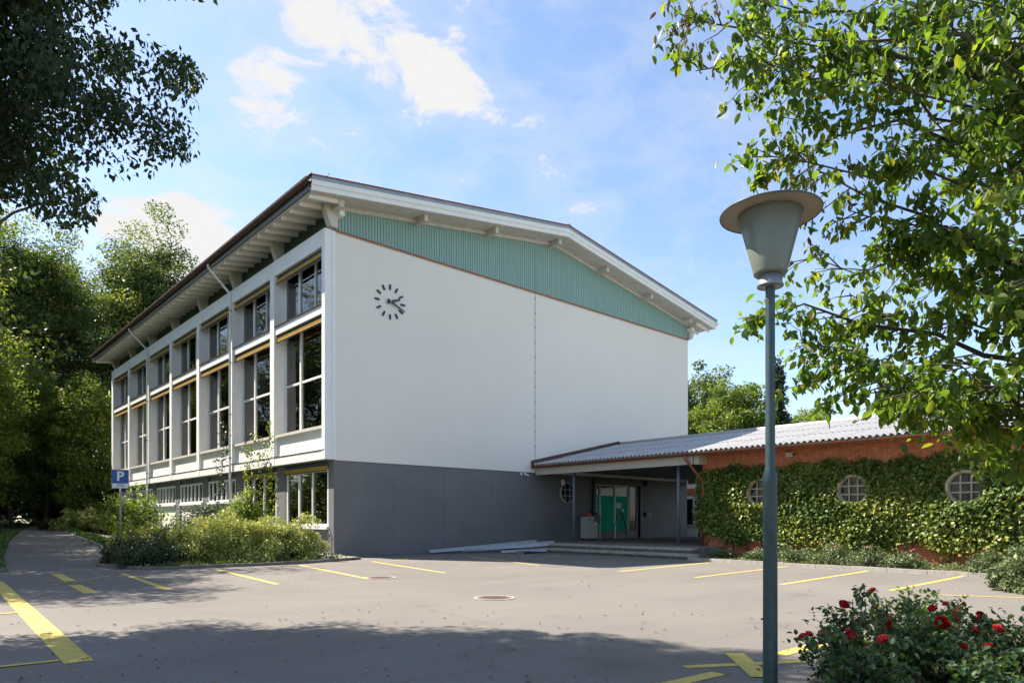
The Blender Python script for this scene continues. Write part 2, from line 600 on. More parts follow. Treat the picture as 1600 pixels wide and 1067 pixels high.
def stripe(p, q, w, name='parking_line', dz=0.005):
    p, q = Vector((p[0], p[1], 0)), Vector((q[0], q[1], 0))
    d = (q - p).normalized()
    s = Vector((-d.y, d.x, 0)) * (w / 2)
    mb = MB()
    n = 6
    for i in range(n + 1):
        c = p + (q - p) * i / n
        for sg in (1, -1):
            e = c + s * sg
            mb.v.append((e.x, e.y, ground_h(e.x, e.y) + dz))
    for i in range(n):
        mb.f.append((2 * i, 2 * i + 1, 2 * i + 3, 2 * i + 2))
    return mb.build(name, M['paint_yellow'], car_park)


stripe((-10.80, -4.2), (-11.16, -15.9), 0.26)
stripe((-11.30, -15.68), (-16.0, -15.3), 0.10, dz=0.009)
stripe((-11.10, -11.0), (-16.0, -11.0), 0.10, dz=0.009)
stripe((-9.36, -2.4), (-9.50, -5.2), 0.24)
stripe((-9.60, -6.4), (-9.68, -8.5), 0.24)
stripe((-9.92, -4.9), (-9.12, -6.25), 0.07, dz=0.009)
stripe((-9.98, -6.05), (-9.04, -5.15), 0.07, dz=0.013)
stripe((-8.04, -3.5), (-8.36, -8.8), 0.14)
stripe((-5.65, -3.6), (-6.22, -9.2), 0.13)
stripe((-3.05, -3.45), (-4.02, -9.4), 0.13)
stripe((-0.40, -3.4), (-1.52, -9.1), 0.13)
stripe((-0.10, -3.8), (3.45, -2.4), 0.10, dz=0.009)
stripe((4.05, -3.0), (2.50, -8.6), 0.12)
stripe((6.20, -5.0), (7.15, -5.8), 0.10)
stripe((6.55, -5.15), (6.80, -5.55), 0.30, dz=0.009)
stripe((2.35, -11.95), (7.75, -11.45), 0.12)
stripe((2.20, -14.45), (7.70, -14.1), 0.12)
stripe((2.05, -16.75), (7.65, -16.5), 0.12)
stripe((2.45, -18.85), (7.60, -18.8), 0.12)
stripe((2.20, -19.55), (3.4, -21.9), 0.09)
stripe((-6.80, -20.15), (-5.66, -20.82), 0.12)
stripe((-5.82, -20.12), (-6.66, -20.88), 0.20, dz=0.009)
stripe((-7.70, -20.45), (-6.80, -20.52), 0.16)
stripe((-5.52, -20.48), (-3.40, -20.52), 0.16)


def manhole(x, y, r, label):
    t = thing('manhole_cover', label, 'manhole cover', (x, y, 0))
    MB().lathe([(r, 0.004), (r, 0.011), (r * 1.16, 0.011), (r * 1.16, 0.003)], (x, y, 0), 32).build('frame', M['concrete'], t)
    mb = MB().lathe([(0.0001, 0.009), (r * 0.985, 0.009), (r * 0.985, 0.002)], (x, y, 0), 32)
    for i in range(-4, 5):
        for j in range(-4, 5):
            if i * i + j * j < 17:
                a = r / 5.2
                mb.box(x + i * a - a * 0.3, x + i * a + a * 0.3, y + j * a - a * 0.3, y + j * a + a * 0.3, 0.008, 0.014)
    mb.build('lid', M['iron_cover'], t)


manhole(-4.35, -14.43, 0.33, 'round rusty manhole cover in open asphalt away from the yellow lines')
manhole(-3.62, -9.25, 0.33, 'round rusty manhole cover at the end of a yellow parking line')
MB().box(2.2, 3.3, -9.6, -9.0, 0.001, 0.004).build('asphalt_patch', mat('patch', (0.13, 0.12, 0.115), 0.9, var=0.1, bump=0.3, bscale=60), car_park)


# ------------------------------------------------------------------ sports hall
W_, L_ = 23.8, 34.1
Z_BASE, Z_TOP = 3.72, 12.5
OV, OU = 1.105, 1.487
EAVE_TOP, RIDGE = 13.77, 15.80
SL = (RIDGE - EAVE_TOP) / (W_ / 2 + OU)
ZS = 13.23                       # soffit height at the eave edge


def soffit(u):
    return ZS + SL * (u + OU if u < W_ / 2 else W_ + OU - u)


def rooftop(u):
    return EAVE_TOP + SL * (u + OU if u < W_ / 2 else W_ + OU - u)


hall = thing('sports_hall', 'tall white gabled hall with grey base, teal gable boards and window facade', 'building')
# the wall stands back behind the window frame; short returns close the two ends
MB().box(0.35, W_, 0.0, L_, Z_BASE, Z_TOP).build('upper_wall', M['render_white'], hall)
for a_, b_ in ((0.0, 0.19), (L_ - 0.19, L_)):
    MB().box(0.0, 0.3495, a_, b_, Z_BASE, Z_TOP).build('wall_return', M['render_white'], hall)
# grey base: the side in shade carries board-marked joints cut as shallow grooves
mb = MB().box(0.05, W_ - 0.03, 0.05, L_ - 0.03, -0.3, Z_BASE - 0.002)
base = mb.build('base_wall', M['base_grey'], hall)
# render panels of the base: rows set slightly proud so that the joints read
zz = [0.0, 0.52, 1.04, 1.56, 2.08, 2.60, 3.12, 3.70]
mb = MB()
for i in range(len(zz) - 1):
    for (a, b) in ((0.05, 5.2), (5.212, 10.6), (10.612, 14.85), (19.1, W_ - 0.03)):
        if i % 2 and a < 10:
            m_ = (a + b) / 2
            mb.box(a + 0.002, m_ - 0.005, 0.038, 0.06, zz[i] + 0.002, zz[i + 1] - 0.002)
            mb.box(m_ + 0.005, b - 0.002, 0.038, 0.06, zz[i] + 0.002, zz[i + 1] - 0.002)
        else:
            mb.box(a + 0.002, b - 0.002, 0.038, 0.06, zz[i] + 0.002, zz[i + 1] - 0.002)
o = mb.build('base_facing', M['base_grey'], hall)
o['kind'] = 'stuff'
# gable triangles above the copper line (front and back), teal vertical boards
for yy, sg in ((0.0, 1), (L_, -1)):
    mb = MB()
    poly = [(0.0, yy + 0.03 * sg, Z_TOP), (W_, yy + 0.03 * sg, Z_TOP), (W_, yy + 0.03 * sg, soffit(W_)), (W_ / 2, yy + 0.03 * sg, soffit(W_ / 2)), (0.0, yy + 0.03 * sg, soffit(0))]
    mb.prism(poly, (0, 0.25 * sg, 0)).build('gable_core', M['green_board'], hall)
rnd = random.Random(5)
mb = MB()
bw = 0.1325
nb = int(W_ / bw)
for i in range(nb):
    a, b = i * bw + 0.013, (i + 1) * bw - 0.013
    pr = rnd.uniform(0.0, 0.003)
    poly = [(a, -0.012 - pr, Z_TOP + 0.03), (b, -0.012 - pr, Z_TOP + 0.03), (b, -0.012 - pr, soffit(b) - 0.02), (a, -0.012 - pr, soffit(a) - 0.02)]
    mb.prism(poly, (0, 0.041 + pr, 0))
o = mb.build('gable_boards', M['teal_board'], hall)
tag(o, 'teal vertical timber boards of the gable', kind='stuff')
mb = MB().box(-0.06, W_ + 0.03, -0.06, 0.05, Z_TOP + 0.002, Z_TOP + 0.035)
mb.box(-0.06, W_ + 0.03, -0.06, -0.05, Z_TOP - 0.035, Z_TOP + 0.0025)
mb.build('copper_flashing', M['copper'], hall)
# long sides: dark green boards between wall head and eave
for xx, sg in ((0.0, 1), (W_, -1)):
    mb = MB()
    k = int(L_ / 0.2)
    for i in range(k):
        a = 0.05 + (L_ - 0.1) * i / k
        b = 0.05 + (L_ - 0.1) * (i + 1) / k - 0.012
        mb.box(min(xx + 0.02 * sg, xx + 0.06 * sg), max(xx + 0.02 * sg, xx + 0.06 * sg), a, b, Z_TOP + 0.01, 13.42)
    o = mb.build('eave_boards', M['green_board'], hall)
    o['kind'] = 'stuff'
    a, b = (xx + 0.05, xx + 0.25) if sg > 0 else (xx - 0.25, xx - 0.05)
    MB().box(a, b, 0.28, L_ - 0.28, Z_TOP + 0.002, 13.42).build('eave_wall', M['green_board'], hall)
# expansion joint cover with its screws
mb = MB().box(10.655, 10.685, -0.012, 0.01, 3.98, Z_TOP - 0.04)
mb.build('joint_strip', M['zinc'], hall)
for i in range(12):
    MB().lathe([(0.0001, -0.035), (0.03, -0.03), (0.035, -0.012)], (10.67, 0, 4.3 + i * 0.72), 8, 'y').build('joint_screw', M['black_iron'], hall)
# joint through the teal boards
MB().box(10.655, 10.685, -0.03, -0.012, Z_TOP + 0.04, soffit(10.67) - 0.25).build('joint_strip', M['teal_board'], hall)

# roof: covering, rake boards, soffit boards, rafters, gutters
roof = MB()
y0, y1 = -OV, L_ + OV
for a, b in ((-OU, W_ / 2), (W_ + OU, W_ / 2)):
    roof.prism([(a, y0 + 0.02, rooftop(a) - 0.13), (b, y0 + 0.02, rooftop(b) - 0.13), (b, y0 + 0.02, rooftop(b) - 0.004), (a, y0 + 0.02, rooftop(a) - 0.004)], (0, y1 - y0 - 0.04, 0))
roof = roof.build('roof', M['roof_dark'], hall)
# core between soffit and covering, set back from the edges
mb = MB()
i_ = 0.12
for a, b in ((-OU + i_, W_ / 2 - 0.001), (W_ + OU - i_, W_ / 2 + 0.001)):
    mb.prism([(a, y0 + i_, soffit(a) + 0.035), (b, y0 + i_, soffit(b) + 0.035), (b, y0 + i_, rooftop(b) - 0.135), (a, y0 + i_, rooftop(a) - 0.135)], (0, y1 - y0 - 2 * i_, 0))
mb.build('roof_core', M['roof_dark'], roof)
for yy, sg in ((y0, 1), (y1, -1)):
    for nm, lo, hi, off, m_ in (('rake_board', -0.54, -0.345, 0.045, 'trim_white'), ('rake_board', -0.355, -0.155, 0.0, 'trim_white'), ('rake_flashing', -0.165, -0.035, -0.022, 'zinc'), ('rake_edge', -0.045, 0.006, -0.05, 'copper')):
        for a, b in ((-OU, W_ / 2), (W_ + OU, W_ / 2)):
            yb = yy + sg * off
            MB().prism([(a, yb, rooftop(a) + lo), (b, yb, rooftop(b) + lo), (b, yb, rooftop(b) + hi), (a, yb, rooftop(a) + hi)], (0, sg * (0.10 if nm != 'rake_board' else 0.07), 0)).build(nm, M[m_], roof)
MB().prism([(W_ / 2 - 0.16, y0 - 0.06, RIDGE - 0.02), (W_ / 2, y0 - 0.06, RIDGE + 0.06), (W_ / 2 + 0.16, y0 - 0.06, RIDGE - 0.02)], (0, y1 - y0 + 0.12, 0)).build('ridge_cap', M['zinc'], roof)
mb = MB()
# soffit boards run parallel to the ridge
u = -OU + 0.06
rnd = random.Random(8)
while u < W_ + OU - 0.08:
    b = u + 0.128
    dz = rnd.uniform(0, 0.006)
    spans = [(y0 + 0.115, y1 - 0.115)] if (u < 0.3 or u > W_ - 0.4) else [(y0 + 0.115, 0.02), (L_ - 0.02, y1 - 0.115)]
    for s0, s1 in spans:
        mb.prism([(u, s0, soffit(u) + dz), (b, s0, soffit(b) + dz), (b, s0, soffit(b) + 0.03), (u, s0, soffit(u) + 0.03)], (0, s1 - s0, 0))
    u += 0.136
o = mb.build('soffit_boards', M['eave_wood'], roof)
o['kind'] = 'stuff'
# rafters of both eaves
nr = 46
for i in range(nr):
    yc = -0.62 + (L_ + 1.24) * i / (nr - 1)
    for side in (0, 1):
        def U(q):
            return q if side == 0 else W_ - q
        a, b = U(-OU + 0.13), U(0.02)
        mb = MB().prism([(a, yc - 0.06, soffit(a) - 0.13), (b, yc - 0.06, soffit(b) - 0.16), (b, yc - 0.06, soffit(b) - 0.001), (a, yc - 0.06, soffit(a) - 0.001)], (0, 0.12, 0))
        mb.build('rafter', M['trim_white'], roof)
for side in (0, 1):
    sg = 1 if side == 0 else -1
    xe = -OU if side == 0 else W_ + OU
    MB().box(min(xe + 0.0 * sg, xe + 0.06 * sg), max(xe, xe + 0.06 * sg), y0 + 0.05, y1 - 0.05, ZS + 0.06, EAVE_TOP - 0.14).build('eave_fascia', M['fascia_grey'], roof)
    # half-round copper gutter
    pr = []
    for k in range(9):
        t = math.pi + math.pi * k / 8
        pr.append((xe - sg * 0.115 + 0.115 * math.cos(t), 0, 13.64 + 0.17 * math.sin(t)))
    for k in range(9):
        t = 2 * math.pi - math.pi * k / 8
        pr.append((xe - sg * 0.115 + 0.100 * math.cos(t), 0, 13.64 + 0.15 * math.sin(t)))
    mb = MB().prism([(p[0], y0 + 0.0, p[2]) for p in pr], (0, y1 - y0, 0))
    mb.build('gutter', M['copper_dark'], roof)
    mb = MB().box(min(xe - sg * 0.06, xe + sg * 0.2), max(xe - sg * 0.06, xe + sg * 0.2), y0 - 0.03, y1 + 0.03, EAVE_TOP - 0.012, EAVE_TOP + 0.02)
    mb.build('drip_edge', M['copper'], roof)
# frieze board under the rake soffit, front and back
for yy, sg in ((-0.075, 1), (L_ + 0.075, -1)):
    for a, b in ((0.02, W_ / 2), (W_ - 0.02, W_ / 2)):
        MB().prism([(a, yy, soffit(a) - 0.16), (b, yy, soffit(b) - 0.16), (b, yy, soffit(b) - 0.002), (a, yy, soffit(a) - 0.002)], (0, 0.05 * sg, 0)).build('frieze_board', M['eave_wood'], roof)
# purlin ends
for i in range(7):
    uc = -0.12 + 3.86 * i + (0.25 if i == 3 else 0.0)
    uc = min(uc, W_ - 0.4)
    s = soffit(uc) - 0.012
    for (ya, yb) in ((-0.72, 0.05), (L_ - 0.05, L_ + 0.72)):
        MB().box(uc - 0.09, uc + 0.09, ya, yb, s - 0.26, s).build('purlin_end', M['eave_wood'], roof)
# corner purlin stubs
for uc in (-0.02, W_ - 0.14):
    MB().box(uc, uc + 0.2, -0.42, 0.02, 12.98, 13.16).build('purlin_end', M['trim_white'], roof)
# brackets over each column
COLS = [(-0.56, 0.17), (4.36, 4.78), (9.27, 9.70), (13.40, 13.83), (17.95, 18.38), (22.55, 22.98), (27.1, 27.53), (33.6, 34.15)]
COLS[7] = (31.9, 32.33)
# seven even bays
pitch = (L_ - 0.1 - 0.0) / 7.0
COLS = [(-0.55, 0.18)] + [(0.0 + pitch * i - 0.21 - 0.05 * (7 - i) / 7, pitch * i + 0.21 - 0.05 * (7 - i) / 7) for i in range(1, 7)] + [(L_ - 0.45, L_ + 0.05)]
for i, (a, b) in enumerate(COLS):
    c = (a + b) / 2 if 0 < i < 7 else (-0.02 if i == 0 else L_ - 0.2)
    for side in (0, 1):
        def U(q):
            return q if side == 0 else W_ - q
        prof = [(0.03, 12.56), (-0.20, 12.56), (-0.27, 12.60), (-0.31, 12.68), (-0.52, soffit(-0.5) - 0.16), (-0.52, soffit(-0.52) - 0.004), (0.03, soffit(0.03) - 0.004)]
        MB().prism([(U(p), c - 0.16, z) for p, z in prof], (0, 0.32, 0)).build('bracket', M['eave_wood'], hall)

# window facade: frame of columns and beams standing proud of the wall
FX = -0.45
MB().box(FX, -0.004, 0.0, L_ + 0.03, 11.86, Z_TOP - 0.001).box(-0.003, 0.347, 0.195, L_ - 0.195, 11.86, Z_TOP - 0.001).build('head_beam', M['trim_white'], hall)
MB().box(FX, -0.004, 0.0, L_ + 0.03, Z_BASE + 0.02, 4.10).box(-0.003, 0.347, 0.195, L_ - 0.195, Z_BASE + 0.02, 4.10).build('bottom_beam', M['trim_white'], hall)
mb = MB().box(FX - 0.02, FX + 0.02, 0.0, L_, 4.085, 4.115)
mb.build('beam_drip', M['copper_dark'], hall)
for i, (a, b) in enumerate(COLS):
    if i == 0:
        a, b = -0.05, 0.20
    MB().box(FX - 0.012, -0.002 if i in (0, 7) else 0.346, a, b, Z_BASE + 0.018, Z_TOP - 0.012).build('column', M['trim_white'], hall)
# corner trim with a shadow gap
MB().box(-0.17, -0.06, -0.075, -0.052, Z_BASE + 0.03, Z_TOP - 0.05).build('corner_trim', M['trim_white'], hall)


def facade_window(ya, yb, z0, z1, xg, thirds, mid=None, upper=False):
    """window in plane x = xg seen from -x: frame, mullions, panes as sub-parts"""
    w = thing_part('window', hall)
    fr = MB()
    t, d = 0.095, 0.06
    fr.box(xg - d, xg + 0.02, ya, yb, z0, z0 + t)
    fr.box(xg - d, xg + 0.02, ya, yb, z1 - t, z1)
    fr.box(xg - d, xg + 0.02, ya, ya + t, z0 + t, z1 - t)
    fr.box(xg - d, xg + 0.02, yb - t, yb, z0 + t, z1 - t)
    fo = fr.build('frame', M['trim_white'], hall)
    # the frame is the window part itself; the rest hang from it
    cuts = [ya + t]
    for q, wd in thirds:
        c = ya + (yb - ya) * q
        MB().box(xg - d - 0.012, xg + 0.02, c - wd / 2, c + wd / 2, z0 + t + 0.001, z1 - t - 0.001).build('mullion', M['trim_white'], fo)
        cuts += [c - wd / 2, c + wd / 2]
    cuts.append(yb - t)
    zs = [(z0 + t, z1 - t)]
    if mid:
        zs = [(z0 + t, mid - 0.045), (mid + 0.045, z1 - t)]
    for k in range(0, len(cuts), 2):
        if mid:
            MB().box(xg - d + 0.004, xg + 0.02, cuts[k], cuts[k + 1], mid - 0.045, mid + 0.045).build('transom', M['trim_white'], fo)
        for (p, q) in zs:
            MB().box(xg - 0.012, xg + 0.01, cuts[k] - 0.01, cuts[k + 1] + 0.01, p - 0.01, q + 0.01).build('pane', M['glass'], fo)
    fo.name = 'window'
    return fo


def thing_part(name, parent):
    return None


def awning(ya, yb, z, xf, parent):
    """rolled-up sun awning: dark cassette, cloth roll and yellow valance"""
    a = MB().box(xf - 0.02, xf + 0.20, ya, yb, z - 0.10, z).build('awning', M['blue_cloth'], parent)
    MB().tube([(xf - 0.01, ya + 0.01, z - 0.165), (xf - 0.01, yb - 0.01, z - 0.165)], 0.048, 10).build('cloth_roll', M['yellow_cloth'], a)
    MB().box(xf - 0.075, xf - 0.05, ya + 0.01, yb - 0.01, z - 0.285, z - 0.235).build('valance', M['yellow_cloth'], a)
    MB().box(xf - 0.085, xf - 0.04, ya + 0.005, yb - 0.005, z - 0.325, z - 0.288).build('drop_bar', M['copper_dark'], a)
    return a


XG = 0.04
for i in range(7):
    ya = COLS[i][1] if i else 0.20
    yb = COLS[i + 1][0]
    ya += 0.002
    yb -= 0.002
    # upper light
    facade_window(ya + 0.04, yb - 0.10, 9.70, 11.858, XG, [(1 / 3, 0.035), (2 / 3, 0.12)])
    awning(ya + 0.02, yb - 0.02, 11.855, FX + 0.14, hall)
    # sill band between the lights
    sb = MB().box(FX + 0.03, XG + 0.02, ya, yb, 9.33, 9.66).build('sill_band', M['trim_white'], hall)
    MB().box(FX - 0.02, XG, ya + 0.001, yb - 0.001, 9.662, 9.69).build('sill_flashing', M['copper_dark'], sb)
    facade_window(ya + 0.04, yb - 0.10, 5.05, 9.325, XG, [(0.64, 0.13)], mid=7.12)
    awning(ya + 0.02, yb - 0.02, 9.322, FX + 0.14, hall)
    MB().box(FX + 0.01, XG + 0.02, ya, yb, 4.93, 5.045).build('window_sill', M['eave_wood'], hall)
    MB().box(FX + 0.13, 0.345, ya, yb, 4.102, 4.928).build('spandrel', M['trim_white'], hall)
    MB().box(XG + 0.075, 0.349, ya, yb, 5.05, 11.85).build('interior_backing', M['interior_dark'], hall)  # near-black panel standing in for the unlit hall behind the glass
    # pale folded sheets added to imitate the white jamb mirrored in the glass
    for (z0, z1, q) in ((9.72, 11.84, 0.64), (5.07, 9.31, 0.62)):
        cm = MB()
        c0_, c1_ = ya + (yb - ya) * q, yb - 0.12
        nf = 40
        for k in range(nf + 1):
            yk = c0_ + (c1_ - c0_) * k / nf
            xk = XG + 0.045 + 0.012 * math.sin(k * 1.57)
            cm.v += [(xk, yk, z0), (xk, yk, z1)]
        cm.f += [(2 * k, 2 * k + 1, 2 * k + 3, 2 * k + 2) for k in range(nf)]
        cm.build('reveal_reflection', M['reveal_reflection'], hall)
    # side reveals of the recess
    MB().box(XG - 0.02, XG + 0.07, yb - 0.10, yb, 5.05, 9.32).box(XG - 0.02, XG + 0.07, yb - 0.10, yb, 9.70, 11.85).build('jamb', M['trim_white'], hall)

# base storey openings on the window side
XB = 0.03
MB().box(-0.40, 0.04, 0.02, L_, Z_BASE - 0.01, Z_BASE + 0.018).build('base_soffit', M['base_grey'], hall)
for i in range(8):
    yc = 0.0 if i == 0 else COLS[i][0]
    a, b = (0.004, 0.42) if i == 0 else (COLS[i][0] - 0.25, COLS[i][1] + 0.25)
    MB().box(-0.06, 0.045, a, min(b, L_ - 0.04), -0.3, Z_BASE - 0.012).build('base_pier', M['base_grey'], hall)
for i in range(7):
    ya = (COLS[i][1] + 0.25) if i else 0.42
    yb = COLS[i + 1][0] - 0.25
    if i < 2:
        facade_window(ya + 0.02, yb - 0.12, 1.18, 3.42, 0.0, [(0.36, 0.06), (0.68, 0.10)])
        awning(ya + 0.02, yb - 0.10, 3.66, -0.10, hall)
        MB().box(-0.16, 0.045, ya, yb, 1.06, 1.176).build('window_sill', M['trim_white'], hall)
        MB().box(-0.002, 0.048, ya, yb, -0.3, 1.058).build('base_parapet', M['base_grey'], hall)
        MB().box(0.035, 0.049, ya, yb, 1.18, 3.42).build('interior_backing', M['interior_dark'], hall)  # dark panel in place of the unlit base room
    else:
        zf = ground_h(-2, (ya + yb) / 2)
        facade_window(ya + 0.02, yb - 0.02, 2.35, 3.45, 0.0, [(1 / 6, 0.07), (2 / 6, 0.07), (0.5, 0.12), (4 / 6, 0.07), (5 / 6, 0.07)])
        MB().box(-0.14, 0.045, ya, yb, 2.25, 2.346).build('window_sill', M['trim_white'], hall)
        MB().box(-0.002, 0.048, ya, yb, -0.3, 2.248).build('base_parapet', M['render_white'], hall)
# downpipes: from the gutter down to a column, then to the ground
for ci in (2, 5):
    yc = COLS[ci][0] + 0.10
    g = ground_h(-1.5, yc)
    pts = [(-OU - 0.085, yc + 0.0, 13.50), (-OU - 0.06, yc, 13.34), (FX - 0.18, yc, 12.40), (FX - 0.09, yc, 12.22), (FX - 0.09, yc, 4.2), (FX - 0.09, yc, g - 0.1)]
    dp = MB().tube(pts, 0.055, 10).build('downpipe', M['trim_white'], hall, smooth=True)
    for z in (11.5, 9.0, 6.5, 4.4):
        MB().lathe([(0.066, -0.03), (0.066, 0.03)], (FX - 0.09, yc, z), 10).build('pipe_clip', M['zinc'], dp)
# lightning rod stub
MB().tube([(-0.9, -0.95, 13.85), (-0.72, -0.95, 14.12)], 0.012, 6).build('lightning_rod', M['black_iron'], roof)
# tap and hose pipe at the corner
mb = MB().tube([(-0.10, 0.30, 1.05), (-0.14, 0.30, 0.95), (-0.10, 0.28, 0.0)], 0.018, 6)
mb.tube([(-0.12, 0.28, 1.0), (-0.15, 0.10, 0.85), (-0.14, 0.05, 0.6)], 0.012, 6)
mb.build('tap_pipe', M['galv'], hall)

# entrance in the base of the gable, behind the porch
px0, px1, PF = 14.9, 19.06, 0.39
portal = MB()
portal.box(px0, px1, 0.0, 0.049, PF, 3.69)
portal = portal.build('portal', M['black_iron'], hall)
mb = MB()
mb.box(px0, px0 + 0.14, -0.10, -0.001, PF + 0.002, 3.69)
mb.box(px1 - 0.14, px1, -0.10, -0.001, PF + 0.002, 3.69)
mb.box(px0 + 0.14, px1 - 0.14, -0.10, -0.001, 3.35, 3.69)
mb.build('portal_frame', M['black_iron'], portal)
for (a, b, green) in ((15.12, 15.42, True), (15.46, 16.66, True), (16.70, 17.86, True), (17.92, 18.62, False)):
    mb = MB()
    t = 0.05
    mb.box(a, a + t, -0.07, -0.002, PF + 0.02, 3.30)
    mb.box(b - t, b, -0.07, -0.002, PF + 0.02, 3.30)
    mb.box(a + t, b - t, -0.07, -0.002, 3.25, 3.30)
    d = mb.build('door', M['galv'] if green else M['black_iron'], hall)
    MB().box(a + t, b - t, -0.032, -0.024, PF + 0.42, 3.25).build('pane', M['door_glass'] if 'door_glass' in M else M['glass_shade'], d)
    MB().box(a + t, b - t, -0.06, -0.002, PF + 0.02, PF + 0.42).build('kick_panel', M['black_iron'], d)
    if green:
        MB().box(a + t + 0.002, b - t - 0.002, -0.046, -0.036, PF + 0.425, 2.72).build('protective_sheet', M['green_sheet'], d)
    if 15.4 < a < 17:
        hx = b - 0.16 if a < 16 else a + 0.16
        MB().tube([(hx, -0.12, 1.3), (hx, -0.12, 1.9)], 0.018, 8).build('handle', M['galv'], d)
MB().box(16.82, 17.22, -0.052, -0.0475, 2.05, 2.36).build('notice', M['paper'], portal)


def oculus_gable(cx, cz, r):
    fr = MB().lathe([(r * 0.84, 0.03), (r * 0.84, -0.05), (r * 0.98, -0.06), (r, -0.04), (r, 0.03)], (cx, 0.0, cz), 36, 'y')
    o = fr.build('round_window', M['zinc'], hall)
    n = 24
    MB().prism([(cx + r * 0.86 * math.cos(2 * math.pi * k / n), -0.005, cz + r * 0.86 * math.sin(2 * math.pi * k / n)) for k in range(n)], (0, 0.02, 0)).build('pane', M['glass_shade'], o)
    for q in (-0.28, 0.28):
        hh = math.sqrt(0.86 ** 2 - q * q) * r
        MB().box(cx + q * r - 0.018, cx + q * r + 0.018, -0.035, -0.008, cz - hh, cz + hh).build('glazing_bar', M['zinc'], o)
        MB().box(cx - hh, cx + hh, -0.032, -0.007, cz + q * r - 0.018, cz + q * r + 0.018).build('glazing_bar', M['zinc'], o)


oculus_gable(12.95, 2.80, 0.56)


# ------------------------------------------------------------------ wall clock
ck = thing('wall_clock', 'dark bar-mark wall clock without a dial on the white gable', 'clock', (2.43, 0, 10.29))
for k in range(12):
    a = R(90 - 30 * k)
    c, s = math.cos(a), math.sin(a)
    p = [(r * c - t * s, r * s + t * c) for r, t in ((0.50, -0.036), (0.71, -0.036), (0.71, 0.036), (0.50, 0.036))]
    MB().prism([(2.43 + x, -0.05, 10.29 + z) for x, z in p], (0, 0.045, 0)).build('hour_mark', M['marker_navy'], ck)
for nm, ang, l, w, tail, yy in (('hour_hand', 90 - 69, 0.47, 0.045, 0.16, -0.085), ('minute_hand', 90 - 114, 0.72, 0.032, 0.18, -0.105)):
    a = R(ang)
    c, s = math.cos(a), math.sin(a)
    p = [(r * c - t * s, r * s + t * c) for r, t in ((-tail, -w * 1.25), (l, -w * 0.8), (l, w * 0.8), (-tail, w * 1.25))]
    MB().prism([(2.43 + x, yy, 10.29 + z) for x, z in p], (0, 0.015, 0)).build(nm, M['marker_navy'], ck)
MB().lathe([(0.0001, -0.125), (0.03, -0.12), (0.03, -0.0)], (2.43, 0, 10.29), 12, 'y').build('hub', M['metal_light'], ck)


# ------------------------------------------------------------------ brick wing with the covered entrance
wing = thing('brick_wing', 'low ivy-clad brick wing with corrugated roof and open porch', 'building')
GX, EZ, RX, RZ = 10.50, 4.10, 17.2, 5.57      # eave and ridge lines (x, z)
WX, W0, W1 = 11.30, -8.93, -27.0              # brick wall plane and its extent along y
EX2 = 2 * RX - GX
SL2 = (RZ - EZ) / (RX - GX)
MB().box(WX + 0.012, EX2 - 0.8, W1, W0 - 0.012, -0.2, 3.98).build('wall', M['mortar'], wing)


def brick_face(name, parent, cells):
    mb = MB()
    rn = random.Random(11)
    for (axis, a, b, z0, z1) in cells:
        z = z0
        row = 0
        while z < z1 - 0.03:
            q = a - (0.125 if row % 2 else 0)
            while q < b:
                s0, s1 = max(q, a) + 0.005, min(q + 0.25, b) - 0.005
                if s1 - s0 > 0.03:
                    d = rn.uniform(-0.004, 0.005)
                    if axis == 'y':
                        mb.box(WX - d, WX + 0.05, s0, s1, z + 0.005, z + 0.062)
                    else:
                        mb.box(s0, s1, W0 - 0.05, W0 + d, z + 0.005, z + 0.062)
                q += 0.25
            z += 0.072
            row += 1
    o = mb.build(name, M['brick'], parent)
    o['kind'] = 'stuff'
    return o


brick_face('brickwork', wing, [('y', -26.5, W0, 0.0, 3.96), ('x', WX + 0.052, 14.5, 0.0, 3.96)])
# roof deck, corrugated sheets
wr = MB()
YR0, YR1 = -26.8, -0.01
for a, b in ((GX + 0.06, RX), (EX2 - 0.06, RX)):
    za, zb = EZ + SL2 * abs(a - (GX if a < RX else EX2)) - 0.09, RZ - 0.09
    wr.prism([(a, YR0, za - 0.10), (b, YR0, zb - 0.10), (b, YR0, zb), (a, YR0, za)], (0, YR1 - YR0, 0))
wr = wr.build('roof', M['porch_ceiling'], wing)
# one sheet: 5 waves wide (1.05 m), a third of the slope long, lapping the one below
SLEN = math.hypot(RX - GX, RZ - EZ) / 3 + 0.12
NS = 40


def sheet_mesh():
    v, f = [], []
    for j, (s, dz) in enumerate(((0.0, 0.0), (SLEN, 0.0))):
        for k in range(NS + 1):
            y = 1.05 * k / NS
            for th in (0.0, 0.009):
                v.append((s, y, 0.036 * math.cos(2 * math.pi * y / 0.21) + dz + th))
    n = 2 * (NS + 1)
    for k in range(NS):
        b0, t0, b1, t1 = 2 * k, 2 * k + 1, 2 * k + 2, 2 * k + 3
        f.append((b0, b1, n + b1, n + b0))
        f.append((t0, n + t0, n + t1, t1))
        f.append((b0, t0, t1, b1))
        f.append((n + b0, n + b1, n + t1, n + t0))
    me = bpy.data.meshes.new('roof_sheet')
    me.from_pydata(v, [], f)
    me.materials.append(M['fibre_cement'])
    for p in me.polygons:
        p.use_smooth = len(p.vertices) == 4 and False
    return me


